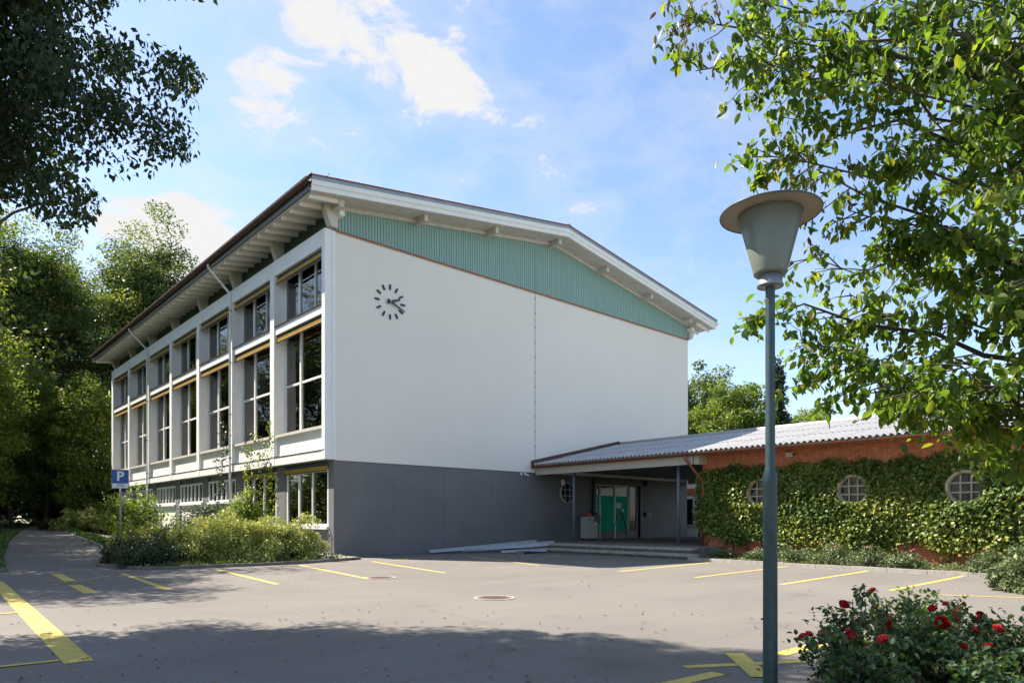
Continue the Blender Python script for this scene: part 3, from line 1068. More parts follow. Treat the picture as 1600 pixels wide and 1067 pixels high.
sm = sheet_mesh()
ang = math.atan2(RZ - EZ, RX - GX)
ncol = int((YR1 - YR0) / 1.05)
rnd = random.Random(3)
for side in (0, 1):
    for c in range(ncol):
        for r_ in range(3):
            s = r_ * (SLEN - 0.12) - 0.14
            x = GX + s * math.cos(ang)
            z = EZ + s * math.sin(ang) - 0.03 + r_ * 0.0 + 0.0
            # each course lies on the one below, so its lower end is lifted by a sheet's thickness
            y = YR1 - (c + 1) * 1.05 + 0.0 * rnd.uniform(-0.004, 0.004)
            ob = bpy.data.objects.new('roof_sheet', sm)
            COL.objects.link(ob)
            ob.parent = wr
            tilt = ang - 0.011
            if side == 0:
                ob.location = (x, y, z + 0.040 + 0.003 * (c % 2))
                ob.rotation_euler = (0, -tilt, 0)
            else:
                ob.location = (2 * RX - x, y + 1.05, z + 0.040 + 0.003 * (c % 2))
                ob.rotation_euler = (0, -tilt, math.pi)
mb = MB()
for k in range(3):
    pass
MB().box(GX - 0.02, GX + 0.02, YR0, YR1, EZ - 0.09, EZ - 0.022).build('eave_closure', M['fibre_cement'], wr)
MB().tube([(RX, YR0, RZ + 0.03), (RX, YR1, RZ + 0.03)], 0.11, 10).build('ridge_cap', M['fibre_cement'], wr, smooth=True)
# gutter along the eave, fascia below it
for side in (0, 1):
    def X(q):
        return q if side == 0 else 2 * RX - q
    pr = []
    for k in range(9):
        t = math.pi + math.pi * k / 8
        pr.append((X(GX - 0.03 + 0.085 * math.cos(t)), 0, 4.02 + 0.085 * math.sin(t)))
    for k in range(9):
        t = 2 * math.pi - math.pi * k / 8
        pr.append((X(GX - 0.03 + 0.072 * math.cos(t)), 0, 4.02 + 0.072 * math.sin(t)))
    MB().prism([(p[0], YR0, p[2]) for p in pr], (0, YR1 - YR0, 0)).build('gutter', M['copper'], wr)
    a, b = sorted((X(GX + 0.14), X(GX + 0.20)))
    MB().box(a, b, W0 + 0.05, -0.06, 3.60, 3.99).build('porch_beam', M['beige'], wr)
    a, b = sorted((X(GX + 0.14), X(WX + 0.01)))
    if side == 0:
        MB().box(a, b, YR0, W0 - 0.1, 3.965, 3.995).build('eave_board', M['brick'], wr)
# porch ceiling
mb = MB()
mb.box(GX + 0.22, EX2 - 0.22, W0 + 0.03, -0.11, 3.86, 3.95)
mb.build('porch_ceiling', M['porch_ceiling'], wr)
MB().box(GX + 0.21, EX2 - 0.21, W0 - 0.2, W0 + 0.028, 3.60, 3.97).build('porch_beam', M['beige'], wr)
# stepped copper flashing where the roof meets the hall
za, zb = EZ + 0.02, RZ + 0.06
MB().prism([(GX - 0.10, -0.035, za - 0.10), (RX, -0.035, zb + 0.0), (RX - 0.1, -0.035, zb + 0.12), (GX - 0.10, -0.035, za + 0.18)], (0, 0.032, 0)).build('wall_flashing', M['copper_dark'], wr)
MB().box(GX - 0.125, GX - 0.0, -0.16, -0.036, 3.93, 4.26).build('gutter_end', M['copper_dark'], wr)
# posts
for (x, y) in ((11.0, -2.27), (11.0, -8.0)):
    p = MB().tube([(x, y, PF - 0.01), (x, y, 3.9)], 0.065, 12).build('post', M['post_blue'], wing, smooth=True)
    MB().box(x - 0.12, x + 0.12, y - 0.12, y + 0.12, PF + 0.001, PF + 0.015).build('base_plate', M['post_blue'], p)
for (x, y) in ((23.2, -1.2), (23.2, -7.5)):
    MB().tube([(x, y, PF - 0.01), (x, y, 3.9)], 0.065, 12).build('post', M['black_iron'], wing)
# copper downpipe at the corner of the brick wall
dp = MB().tube([(GX - 0.03, W0 + 0.25, 3.96), (GX - 0.03, W0 + 0.25, 3.80), (WX - 0.22, W0 - 0.05, 3.05), (WX - 0.14, W0 - 0.10, 2.9), (WX - 0.14, W0 - 0.10, 0.05)], 0.05, 10).build('downpipe', M['copper'], wing, smooth=True)
for z in (1.4,):
    MB().lathe([(0.062, -0.03), (0.062, 0.03)], (WX - 0.14, W0 - 0.10, z), 10).build('pipe_clip', M['copper_dark'], dp)
# eaves lamps
for y in (-12.55, -19.4):
    lp = MB().box(WX - 0.12, WX - 0.006, y - 0.16, y + 0.16, 3.68, 3.84).build('wall_lamp', M['beige'], wing)
    MB().box(WX - 0.19, WX - 0.125, y - 0.19, y - 0.13, 3.70, 3.80).build('lamp_cap', M['black_iron'], lp)
# round windows in the brick wall
OCULI = [(-11.42, 2.44), (-14.72, 2.42), (-17.95, 2.40), (-21.2, 2.40)]
for (y, z) in OCULI:
    r = 0.52
    o = MB().lathe([(r * 0.80, 0.02), (r * 0.80, -0.10), (r * 0.86, -0.19), (r, -0.20), (r, 0.02)], (WX, y, z), 40, 'x').build('round_window', M['tan'], wing)
    n = 32
    MB().prism([(WX - 0.03, y + r * 0.81 * math.cos(2 * math.pi * k / n), z + r * 0.81 * math.sin(2 * math.pi * k / n)) for k in range(n)], (0.02, 0, 0)).build('pane', M['glass_shade'], o)
    for q in (-0.27, 0.27):
        hh = math.sqrt(0.80 ** 2 - q * q) * r
        MB().box(WX - 0.09, WX - 0.032, y + q * r - 0.024, y + q * r + 0.024, z - hh, z + hh).build('glazing_bar', M['tan'], o)
        MB().box(WX - 0.086, WX - 0.031, y - hh, y + hh, z + q * r - 0.024, z + q * r + 0.024).build('glazing_bar', M['tan'], o)

# porch floor and steps
pf = structure('porch_floor', (8.9, -9.6, 0))
MB().box(8.95, EX2 + 0.3, -9.9, 0.04, -0.1, PF - 0.09).build('step_riser', M['concrete_dark'], pf)
rnd = random.Random(2)
y = -9.95
while y < -0.1:
    y2 = min(y + 1.22, 0.03)
    MB().box(8.88, 9.32, y, y2 - 0.012, PF - 0.088, PF + rnd.uniform(-0.006, 0.002)).build('step_slab', M['concrete'], pf)
    y = y2
MB().box(9.33, EX2 + 0.28, -8.92, 0.04, PF - 0.088, PF - 0.002).build('paving', M['concrete_dark'], pf)
MB().box(9.33, 11.24, -9.9, -8.925, PF - 0.088, PF - 0.003).build('paving', M['concrete_dark'], pf)
MB().box(8.56, 8.945, -10.25, 0.03, -0.1, 0.10).build('step_riser', M['concrete_dark'], pf)
y = -10.3
while y < -0.1:
    y2 = min(y + 1.22, 0.02)
    MB().box(8.48, 8.944, y, y2 - 0.012, 0.102, 0.195 + rnd.uniform(-0.006, 0.002)).build('step_slab', M['concrete'], pf)
    y = y2

# rear building beyond the passage
rb = thing('rear_building', 'low pale building with white fascia just visible past the hall', 'building')
MB().box(27.0, 36.0, -2.0, 16.0, -0.1, 6.3).build('wall', M['render_white'], rb)
MB().box(26.4, 36.6, -2.6, 16.6, 6.32, 6.85).build('fascia', M['trim_white'], rb)
MB().box(26.3, 36.7, -2.7, 16.7, 6.852, 6.90).build('roof', M['zinc'], rb)
for y in (-1.0, 1.6, 4.2):
    w = MB().box(26.93, 26.998, y, y + 1.7, 1.0, 2.9).build('window', M['trim_white'], rb)
    MB().box(26.915, 26.928, y + 0.08, y + 0.80, 1.1, 2.8).build('pane', M['glass_shade'], w)
    MB().box(26.915, 26.928, y + 0.90, y + 1.62, 1.1, 2.8).build('pane', M['glass_shade'], w)
MB().box(26.9, 26.999, -2.0, 16, 3.1, 3.5).build('band', M['brick'], rb)


# ------------------------------------------------------------------ things in the porch and by the wall
mc = thing('floor_machine', 'pale grey wheeled machine with sloping dark panel beside the entrance door', 'machine', (13.6, -0.9, PF))
prof = [(0.0, 0.10), (0.0, 1.02), (0.04, 1.14), (0.12, 1.20), (0.46, 1.20), (0.74, 0.98), (0.74, 0.10)]
body = MB().prism([(13.25 + a, -1.15, PF + z) for a, z in prof], (0, 0.5, 0)).build('body', M['machine'], mc)
MB().prism([(13.25 + 0.48, -1.165, PF + 1.14), (13.25 + 0.70, -1.165, PF + 0.97), (13.25 + 0.70, -1.165, PF + 0.90), (13.25 + 0.44, -1.165, PF + 1.02)], (0, 0.014, 0)).build('control_panel', M['black_iron'], body)
MB().box(13.70, 13.92, -1.158, -1.151, PF + 0.78, PF + 0.86).build('label_plate', M['paper'], body)
for x in (13.33, 13.9):
    for y in (-1.08, -0.74):
        MB().lathe([(0.0001, -0.03), (0.065, -0.03), (0.065, 0.03), (0.0001, 0.03)], (x, y, PF + 0.065), 12, 'y').build('castor', M['black_iron'], mc)
rbx = MB().box(13.36, 13.58, -1.08, -0.86, PF + 1.2, PF + 1.36)
rbx.box(13.40, 13.54, -1.0, -0.94, PF + 1.36, PF + 1.39)
rbx.box(13.44, 13.455, -1.085, -1.08, PF + 1.2, PF + 1.36)
tag(rbx.build('red_toolbox', M['red']), 'small red case lying on top of the grey machine', 'toolbox')
dr = thing('drum_fan', 'black round drum fan on a stand behind the grey machine', 'fan', (14.3, -0.62, PF))
MB().lathe([(0.0001, -0.12), (0.10, -0.14), (0.30, -0.12), (0.31, -0.08), (0.31, 0.08), (0.27, 0.12), (0.0001, 0.12)], (14.50, -0.55, PF + 1.10), 24, 'y').build('drum', M['black_iron'], dr)
MB().tube([(14.5, -0.45, PF), (14.5, -0.45, PF + 0.85)], 0.02, 8).build('stand', M['black_iron'], dr)
mb = MB()
for a in (0.4, 2.5, 4.6):
    mb.tube([(14.5, -0.45, PF + 0.08), (14.5 + 0.26 * math.cos(a), -0.45 + 0.26 * math.sin(a), PF + 0.012)], 0.012, 6)
mb.build('foot', M['black_iron'], dr)
MB().tube([(14.05, -0.6, PF + 1.0), (13.95, -0.6, PF + 1.35), (14.1, -0.6, PF + 1.62), (14.3, -0.58, PF + 1.45)], 0.05, 8).build('hose', M['black_iron'], dr)
tp = thing('tripod_stand', 'thin black tripod stand in front of the glass entrance door', 'tripod', (16.1, -1.0, PF))
MB().tube([(16.1, -1.0, PF + 0.35), (16.1, -1.0, PF + 1.45)], 0.02, 8).build('column', M['black_iron'], tp)
for a in (0.2, 2.3, 4.4):
    MB().tube([(16.1, -1.0, PF + 1.35), (16.1 + 0.18 * math.cos(a), -1 + 0.18 * math.sin(a), PF + 1.25), (16.1 + 0.62 * math.cos(a), -1 + 0.62 * math.sin(a), PF + 0.012)], 0.02, 8).build('leg', M['black_iron'], tp)
MB().box(16.03, 16.17, -1.07, -0.93, PF + 1.45, PF + 1.60).build('head', M['galv'], tp)
b1 = thing('wall_box', 'small red box on the wall right of the entrance', 'box', (19.72, 0, 1.71))
MB().box(19.45, 19.75, -0.12, 0.029, 1.60, 1.86).build('housing', M['black_iron'], b1)
MB().box(19.75, 19.92, -0.10, 0.029, 1.62, 1.84).build('cover', M['red'], b1)
b2 = MB().box(19.45, 19.62, -0.14, 0.029, 3.40, 3.66)
b2.lathe([(0.05, -0.05), (0.07, 0.0)], (19.53, -0.09, 3.39), 10)
tag(b2.build('porch_lamp', M['black_iron']), 'black lamp high on the wall right of the entrance', 'lamp')
b3 = MB().lathe([(0.0001, -0.16), (0.06, -0.15), (0.10, -0.08), (0.10, 0.08), (0.06, 0.15), (0.0001, 0.16)], (12.56, -0.09, 3.32), 14)
b3.box(12.52, 12.60, -0.06, 0.029, 3.26, 3.38)
tag(b3.build('wall_light', M['paper']), 'white oval lamp on the wall above the round window in the porch', 'lamp')
for i, x in enumerate((9.72, 9.98)):
    c = MB().box(x - 0.04, x + 0.04, -0.05, 0.029, 3.60, 3.69)
    c.tube([(x, -0.03, 3.61), (x + (0.12 if i else -0.12), -0.16, 3.56)], 0.035, 8)
    tag(c.build('security_camera', M['paper']), 'small white camera on the wall under the gable ' + ('nearer the porch' if i else 'farther from the porch'), 'camera')
# metal profiles lying along the base of the gable
PRO = [((4.1, -0.45, 0.05), (9.6, -2.3, 0.36), 0.10, 'long grey metal profile lying in front along the hall base'),
       ((4.5, -0.10, 0.05), (9.4, -1.35, 0.40), 0.09, 'long grey metal profile lying against the hall wall'),
       ((5.6, -0.75, 0.05), (9.1, -2.75, 0.30), 0.09, 'grey metal profile with its end on the porch step'),
       ((6.4, -2.4, 0.05), (8.2, -3.25, 0.08), 0.08, 'short metal profile lying flat on the asphalt by the steps')]
for p, q, s, lb in PRO:
    p, q = Vector(p), Vector(q)
    d = (q - p)
    side = Vector((-d.y, d.x, 0)).normalized()
    up = d.cross(side).normalized()
    if up.z < 0:
        up = -up
    prof = [(-s, 0), (s, 0), (s, s * 1.1), (s * 0.8, s * 1.1), (s * 0.8, s * 0.2), (-s * 0.8, s * 0.2), (-s * 0.8, s * 1.1), (-s, s * 1.1)]
    tag(MB().prism([tuple(p + side * a + up * b) for a, b in prof], d).build('metal_profile', M['metal_light']), lb, 'metal profile')
tag(MB().box(6.9, 8.35, -3.1, -2.2, 0.11, 0.135).box(7.0, 7.1, -3.0, -2.3, 0.0, 0.11).box(8.1, 8.2, -3.0, -2.3, 0.0, 0.11).build('shutter_board', M['metal_light']), 'grey board lying on blocks below the porch steps', 'board')


# ------------------------------------------------------------------ parking sign
sg_ = thing('parking_sign', 'blue parking sign with white plate on a grey post among shrubs', 'sign', (-6.65, 3.05, 0))
gs = ground_h(-6.65, 3.05)
MB().tube([(-6.65, 3.05, gs - 0.1), (-6.65, 3.05, 3.10)], 0.03, 10).build('post', M['galv'], sg_, smooth=True)
nrm = Vector((-0.42, -0.91, 0)).normalized()      # the face looks towards the car park entrance
sx = Vector((0, 0, 1)).cross(nrm)
sx = Vector((nrm.y * -1, nrm.x, 0))
c0 = Vector((-6.65, 3.05, 2.86)) + nrm * 0.045


def panel(name, m, cx_, cz_, w, h, d0, d1, parent, rr=0.03):
    pts = []
    for (qx, qz, a0) in ((1, 1, 0), (-1, 1, 90), (-1, -1, 180), (1, -1, 270)):
        for k in range(4):
            a = R(a0 + 30 * k)
            pts.append((cx_ + qx * (w / 2 - rr) + rr * math.cos(a), cz_ + qz * (h / 2 - rr) + rr * math.sin(a)))
    return MB().prism([tuple(c0 + sx * a + Vector((0, 0, b)) + nrm * d0) for a, b in pts], nrm * (d1 - d0)).build(name, m, parent)


pl = panel('panel', M['galv'], 0, 0, 0.54, 0.66, -0.012, 0.0, sg_)
panel('blue_field', M['sign_blue'], 0, 0.085, 0.51, 0.46, 0.001, 0.004, pl)
panel('plate', M['sign_white'], 0, -0.235, 0.51, 0.16, 0.001, 0.004, pl, 0.015)
cu = bpy.data.curves.new('letter', 'FONT')
cu.body = 'P'
cu.size = 0.46
cu.offset = 0.012
cu.align_x = 'CENTER'
cu.align_y = 'CENTER'
to = bpy.data.objects.new('tmp', cu)
COL.objects.link(to)
dg = bpy.context.evaluated_depsgraph_get()
lm = bpy.data.meshes.new_from_object(to.evaluated_get(dg))
bpy.data.objects.remove(to)
for vv in lm.vertices:
    vv.co = c0 + sx * vv.co.x + Vector((0, 0, 0.085 + vv.co.y)) + nrm * 0.006
lm.materials.clear()
lm.materials.append(M['sign_white'])
link('letter_p', lm, pl)
mb = MB()
for (a, b, z) in ((-0.10, 0.12, -0.205), (-0.13, 0.13, -0.262)):
    q = a
    rnd = random.Random(int(b * 100))
    while q < b:
        w_ = rnd.uniform(0.018, 0.03)
        hh = rnd.choice((0.022, 0.03))
        mb.prism([tuple(c0 + sx * (q + i * w_ * 0.75) + Vector((0, 0, z + j * hh)) + nrm * 0.0045) for i, j in ((0, 0), (1, 0), (1, 1), (0, 1))], nrm * 0.001)
        q += w_
mb.build('small_print', M['marker_navy'], pl)
panel('clamp', M['galv'], 0, 0.1, 0.12, 0.04, -0.07, -0.012, sg_, 0.005)

# ------------------------------------------------------------------ street lamp
LX, LY = -7.79, -21.54
lamp = thing('street_lamp', 'green lamp post with pale conical shade and flat round hat', 'street lamp', (LX, LY, 0))
pole = MB().lathe([(0.052, -0.1), (0.050, 1.70), (0.053, 1.715), (0.053, 1.76), (0.036, 1.83), (0.034, 1.84), (0.033, 3.16)], (LX, LY, 0), 28).build('pole', M['lamp_green'], lamp, smooth=True)
for z in (0.72, 1.26):
    MB().tube([(LX - 0.04, LY + 0.036, z), (LX - 0.05, LY + 0.046, z)], 0.007, 6).build('bolt', M['black_iron'], pole)
MB().lathe([(0.034, 3.145), (0.092, 3.15), (0.094, 3.16), (0.084, 3.175), (0.084, 3.27), (0.03, 3.275)], (LX, LY, 0), 36).build('collar', M['galv'], lamp, smooth=True)
MB().lathe([(0.02, 3.235), (0.105, 3.235), (0.115, 3.243), (0.117, 3.258), (0.226, 3.678), (0.215, 3.69)], (LX, LY, 0), 48).build('shade', M['lamp_shade'], lamp, smooth=True)
MB().lathe([(0.20, 3.682), (0.350, 3.682), (0.353, 3.684)], (LX, LY, 0), 48).build('brim', M['lamp_under'], lamp, smooth=True)
MB().lathe([(0.3535, 3.678), (0.3575, 3.687), (0.352, 3.694), (0.25, 3.712), (0.10, 3.730), (0.0001, 3.735)], (LX, LY, 0), 48).build('hat', M['lamp_green'], lamp, smooth=True)


# ------------------------------------------------------------------ foliage
def leaves_mesh(name, pos, size, m, rng, nrm_bias=None, bias=0.6, droop=0.0, aspect=0.55, shape=0, tint=None, fold=0.25):
    """one small folded leaf per position; shape 0: two triangles, shape 1: eight-point ovate leaf"""
    n = len(pos)
    d = rng.normal(size=(n, 3))
    d[:, 2] -= droop * 1.6
    d /= np.linalg.norm(d, axis=1)[:, None] + 1e-9
    nb = rng.normal(size=(n, 3))
    if nrm_bias is not None:
        nb = nb * (1 - bias) + np.asarray(nrm_bias) * bias * 1.6
    s = np.cross(d, nb)
    s /= np.linalg.norm(s, axis=1)[:, None] + 1e-9
    nn = np.cross(s, d)
    sz = size * rng.uniform(0.65, 1.25, n)[:, None]
    w = sz * aspect * 0.5
    if shape == 0:
        P = [pos, pos + d * sz * 0.45 + s * w + nn * w * fold, pos + d * sz, pos + d * sz * 0.45 - s * w + nn * w * fold]
        k = 4
        faces = [(0, 1, 2), (0, 2, 3)]
    else:
        P = [pos, pos + d * sz * 0.28 + s * w * 0.85 + nn * w * fold, pos + d * sz * 0.62 + s * w * 0.9 + nn * w * fold * 0.8, pos + d * sz - nn * sz * 0.10,
             pos + d * sz * 0.62 - s * w * 0.9 + nn * w * fold * 0.8, pos + d * sz * 0.28 - s * w * 0.85 + nn * w * fold, pos + d * sz * 0.5 - nn * w * 0.12]
        k = 7
        faces = [(0, 1, 6), (1, 2, 6), (2, 3, 6), (3, 4, 6), (4, 5, 6), (5, 0, 6)]
    V = np.stack(P, 1).reshape(-1, 3)
    base = (np.arange(n) * k)[:, None, None]
    Fc = (np.array(faces)[None] + base).reshape(-1, 3)
    me = bpy.data.meshes.new(name)
    me.vertices.add(len(V))
    me.vertices.foreach_set('co', V.astype(np.float32).ravel())
    me.loops.add(len(Fc) * 3)
    me.loops.foreach_set('vertex_index', Fc.astype(np.int32).ravel())
    me.polygons.add(len(Fc))
    me.polygons.foreach_set('loop_start', np.arange(0, len(Fc) * 3, 3, dtype=np.int32))
    me.polygons.foreach_set('loop_total', np.full(len(Fc), 3, dtype=np.int32))
    me.update(calc_edges=True)
    if tint is None:
        tint = rng.uniform(0, 1, n)
    at = me.attributes.new('tint', 'FLOAT', 'POINT')
    at.data.foreach_set('value', np.repeat(np.clip(tint, 0, 1), k).astype(np.float32))
    me.materials.append(m)
    return me


def ball(rng, n, hollow=0.0):
    p = rng.normal(size=(n, 3))
    p /= np.linalg.norm(p, axis=1)[:, None]
    r = (hollow ** 3 + (1 - hollow ** 3) * rng.uniform(0, 1, n)) ** (1 / 3)
    return p * r[:, None]


def limb(mb, rng, a, b, r0, r1, sag=0.0, n=5, sides=6):
    a, b = np.array(a, float), np.array(b, float)
    ln = np.linalg.norm(b - a)
    pts, rad = [], []
    for i in range(n + 1):
        t = i / n
        p = a + (b - a) * t
        p[2] += sag * ln * math.sin(math.pi * t)
        if 0 < i < n:
            p = p + rng.normal(size=3) * ln * 0.025
        pts.append(tuple(p))
        rad.append(r0 + (r1 - r0) * t)
    mb.tube(pts, rad, sides)
    return pts


def tree(name, label, base, height, crown, nclump, nleaf, leaf, m, seed, trunk_r, group=None, hollow=0.55, clump=0.2, flat=0.65, shape=0, cat='tree', droop=0.15, cone=False, trunk_top=0.75, lean=(0, 0), nlimb=46):
    """crown = (cx, cy, cz, rx, ry, rz) relative to base; leaf clumps spread through that volume, limbs lead to them"""
    rng = np.random.default_rng(seed)
    bx_, by_, bz_ = base
    t = thing(name, label, cat, base, group)
    cx_, cy_, cz_, rx, ry, rz = crown
    cen = ball(rng, nclump, hollow)
    if cone:
        cen[:, 2] = rng.uniform(-1, 1, nclump)
        k = (1 - cen[:, 2]) * 0.5 + 0.06
        a = rng.uniform(0, 6.283, nclump)
        rr = np.sqrt(rng.uniform(0.15, 1, nclump))
        cen[:, 0], cen[:, 1] = np.cos(a) * k * rr, np.sin(a) * k * rr
    # uneven outline
    cen *= (0.86 + 0.2 * np.sin(cen[:, :1] * 3.1 + seed) * np.cos(cen[:, 1:2] * 2.7 + seed * 2) + 0.1 * rng.normal(size=(nclump, 1)))
    cen = cen * np.array([rx, ry, rz]) + np.array([cx_, cy_, cz_])
    per = max(1, nleaf // nclump)
    rad = clump * (rx + ry + rz) / 3
    sizes = rng.uniform(0.6, 1.35, nclump)
    off = ball(rng, nclump * per, 0.2)
    off *= np.array([1.0, 1.0, flat]) * rad * np.repeat(sizes, per)[:, None]
    pos = np.repeat(cen, per, 0) + off
    tint = np.repeat(rng.normal(0.48, 0.16, nclump), per) + rng.normal(0, 0.17, nclump * per)
    out = off / (np.linalg.norm(off, axis=1)[:, None] + 1e-6) * 0.5 + np.array([0, 0, 0.8])
    me = leaves_mesh('crown', pos, leaf, m, rng, out, 0.5, droop, shape=shape, tint=tint)
    link('crown', me, t, loc=(0, 0, 0))
    mb = MB()
    top = np.array([cx_ + lean[0], cy_ + lean[1], cz_ + rz * (trunk_top * 2 - 1)])
    pts = limb(mb, rng, (0, 0, -0.3), top, trunk_r, trunk_r * 0.22, 0, 9, 9)
    order = rng.permutation(nclump)[:min(nclump, nlimb)]
    for i in order:
        c = cen[i]
        # leave the trunk below the clump
        tz = max(0.18 * height, c[2] - 0.55 * math.hypot(c[0] - cx_, c[1] - cy_) - 0.3)
        f_ = min(0.95, max(0.1, tz / max(top[2], 0.1)))
        k = int(f_ * 9)
        a = np.array(pts[k])
        r0 = trunk_r * (1 - 0.78 * f_) * 0.42
        limb(mb, rng, a, c, max(r0, 0.02), 0.012, 0.04, 5, 5)
    me = mb.mesh('trunk', M['bark'], True)
    link('trunk', me, t, loc=(0, 0, 0))
    return t


# the big lime whose crown hangs over the car park on the left
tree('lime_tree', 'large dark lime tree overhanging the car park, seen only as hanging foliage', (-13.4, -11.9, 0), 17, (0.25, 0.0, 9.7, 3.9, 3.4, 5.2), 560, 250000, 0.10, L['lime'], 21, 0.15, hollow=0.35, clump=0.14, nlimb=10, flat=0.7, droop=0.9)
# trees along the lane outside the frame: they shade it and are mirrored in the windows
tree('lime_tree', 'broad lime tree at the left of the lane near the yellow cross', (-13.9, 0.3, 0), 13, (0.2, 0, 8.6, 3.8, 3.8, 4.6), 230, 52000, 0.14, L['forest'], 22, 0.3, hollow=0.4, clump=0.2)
LANE_T = [(-13.6, 8.0, 19, 4.8, 'tall leafy tree beside the lane verge past the first lime'), (-13.4, 16.0, 20, 4.8, 'tall leafy tree beside the lane opposite the strip windows'), (-12.6, 24.5, 20, 4.8, 'tall leafy tree beside the lane opposite the far window bays'), (-11.6, 33.0, 20, 4.6, 'tall leafy tree where the lane begins to bend')]
for i, (x, y, h, r_, lb) in enumerate(LANE_T):
    tree('lane_tree', lb, (x, y, ground_h(x, y)), h, (0, 0, h * 0.56, r_, r_, h * 0.42), 170, 26000, 0.24, L['forest'], 40 + i, 0.3, 'trees along the lane', hollow=0.35, clump=0.24)


def copy_thing(src, loc, rz, sc, label, group):
    c = src.copy()
    COL.objects.link(c)
    c.location = loc
    c.rotation_euler = (0, 0, rz)
    c.scale = (sc, sc, sc)
    c['label'] = label
    c['group'] = group
    for ch in list(src.children):
        d = ch.copy()
        COL.objects.link(d)
        d.parent = c


# the wooded rim of the site, out of view but mirrored in the glass
SRC = [o for o in bpy.data.objects if o.name.startswith('lane_tree') and o.parent is None]
rnd = random.Random(77)
RIM = []
for k, (x, y) in enumerate(RIM):
    copy_thing(SRC[k % len(SRC)], (x, y, 0), rnd.uniform(0, 6.28), rnd.uniform(0.8, 1.05), 'tall leafy tree in the wooded rim around the car park', 'trees on the wooded rim')
# wood behind the hall
BG = [(-3.2, 52, 30, 5.6, 'forest', 'tall broad tree with yellow-green lit crown behind the hall, left of its neighbour'),
      (5.2, 47.5, 29.5, 5.6, 'forest', 'tall rounded tree rising directly behind the far eave of the hall'),
      (1.2, 62, 31, 6.0, 'forest', 'dark tall tree filling the gap between the two high crowns'),
      (-9.0, 52, 26, 6.0, 'forest', 'high tree at the edge of the wood over the lane'),
      (10.5, 63, 27, 6.0, 'forest', 'deep green tree farthest back behind the hall roof'),
      (-5.4, 60, 24, 6.0, 'forest', 'dark tree deep in the wood beyond the lane')]
for i, (x, y, h, r_, k, lb) in enumerate(BG):
    tree('woodland_tree', lb, (x, y, 0.9), h, (0, 0, h * 0.56, r_, r_, h * 0.43), 280, 72000, 0.29, L[k], 60 + i, 0.42, 'trees in the wood behind the hall', hollow=0.4, clump=0.2)
MIDT = [(-1.2, 40.0, 12.5, 3.0, 'bright yellow-green small tree touching the far corner of the hall'),
        (-5.6, 43.5, 15.0, 3.6, 'bright leafy tree at the bend of the lane beside the small corner tree'),
        (-9.2, 38.0, 15.0, 3.8, 'leafy tree leaning over the left side of the lane bend'),
        (-3.0, 46.0, 11, 3.4, 'low dark tree in the shade at the end of the lane')]
for i, (x, y, h, r_, lb) in enumerate(MIDT):
    tree('hazel_tree', lb, (x, y, 0.8), h, (0, 0, h * 0.54, r_, r_, h * 0.46), 190, 34000, 0.23, L['hazel'] if i < 3 else L['forest'], 80 + i, 0.2, 'small trees at the bend of the lane', hollow=0.5, clump=0.22)


def shrub(name, label, base, r, m, leaf, n, seed, group=None, cat='shrub', nclump=60, shoots=0, flat=0.8, hollow=0.5, clump=0.28, shape=0, tmean=0.48, kind=None):
    """r = (rx, ry, h): dome-shaped plant standing on base"""
    rng = np.random.default_rng(seed)
    t = thing(name, label, cat, base, group)
    rx, ry, h = r
    cen = ball(rng, nclump, hollow)
    cen[:, 2] = np.abs(cen[:, 2])
    cen *= 0.9 + 0.12 * rng.normal(size=(nclump, 1))
    cen = cen * np.array([rx, ry, h * 0.88])
    cen[:, 2] += 0.05
    per = n // nclump
    off = ball(rng, nclump * per, 0.1) * np.array([1, 1, flat]) * clump * (rx + ry + h) / 3
    pos = np.repeat(cen, per, 0) + off
    pos[:, 2] = np.maximum(pos[:, 2], 0.02)
    tint = np.repeat(rng.normal(tmean, 0.12, nclump), per) + rng.normal(0, 0.2, nclump * per)
    out = np.repeat(cen, per, 0) / np.array([rx, ry, h]) * 0.5 + np.array([0, 0, 0.6])
    link('foliage', leaves_mesh('foliage', pos, leaf, m, rng, out, 0.45, 0.0, shape=shape, tint=tint), t, loc=(0, 0, 0))
    mb = MB()
    for i in range(min(nclump, 22)):
        limb(mb, rng, (rng.normal() * 0.08 * rx, rng.normal() * 0.08 * ry, -0.05), cen[i] * 0.92, 0.016 + 0.008 * h, 0.005, 0.05, 4, 5)
    link('stems', mb.mesh('stems', M['twig']), t, loc=(0, 0, 0))
    return t


def gz(x, y):
    return (x, y, ground_h(x, y))


# planting bed in front of the window facade
v, f = [], []
BED = [(-0.35, -2.2), (-2.5, -2.75), (-4.3, -2.85), (-6.1, -2.70), (-7.25, -2.30), (-7.85, -0.1), (-7.2, 3.0), (-6.3, 7.5), (-5.4, 11.5), (-4.3, 12.5), (-2.4, 12.0), (-0.2, 12.0), (-0.2, 0.0), (-0.2, -0.6)]
mb = MB().prism([(x, y, -0.2) for x, y in BED], (0, 0, 0.26))
bed = mb.build('planting_bed', M['soil'])
bed['kind'] = 'structure'
MB().prism([(-0.05, -1.9, 0.02), (-1.5, -2.2, 0.02), (-2.3, -1.0, 0.02), (-2.2, 1.9, 0.02), (-0.05, 1.9, 0.02)], (0, 0, 0.065)).build('gravel_strip', M['gravel'], bed)
bed.data.update()


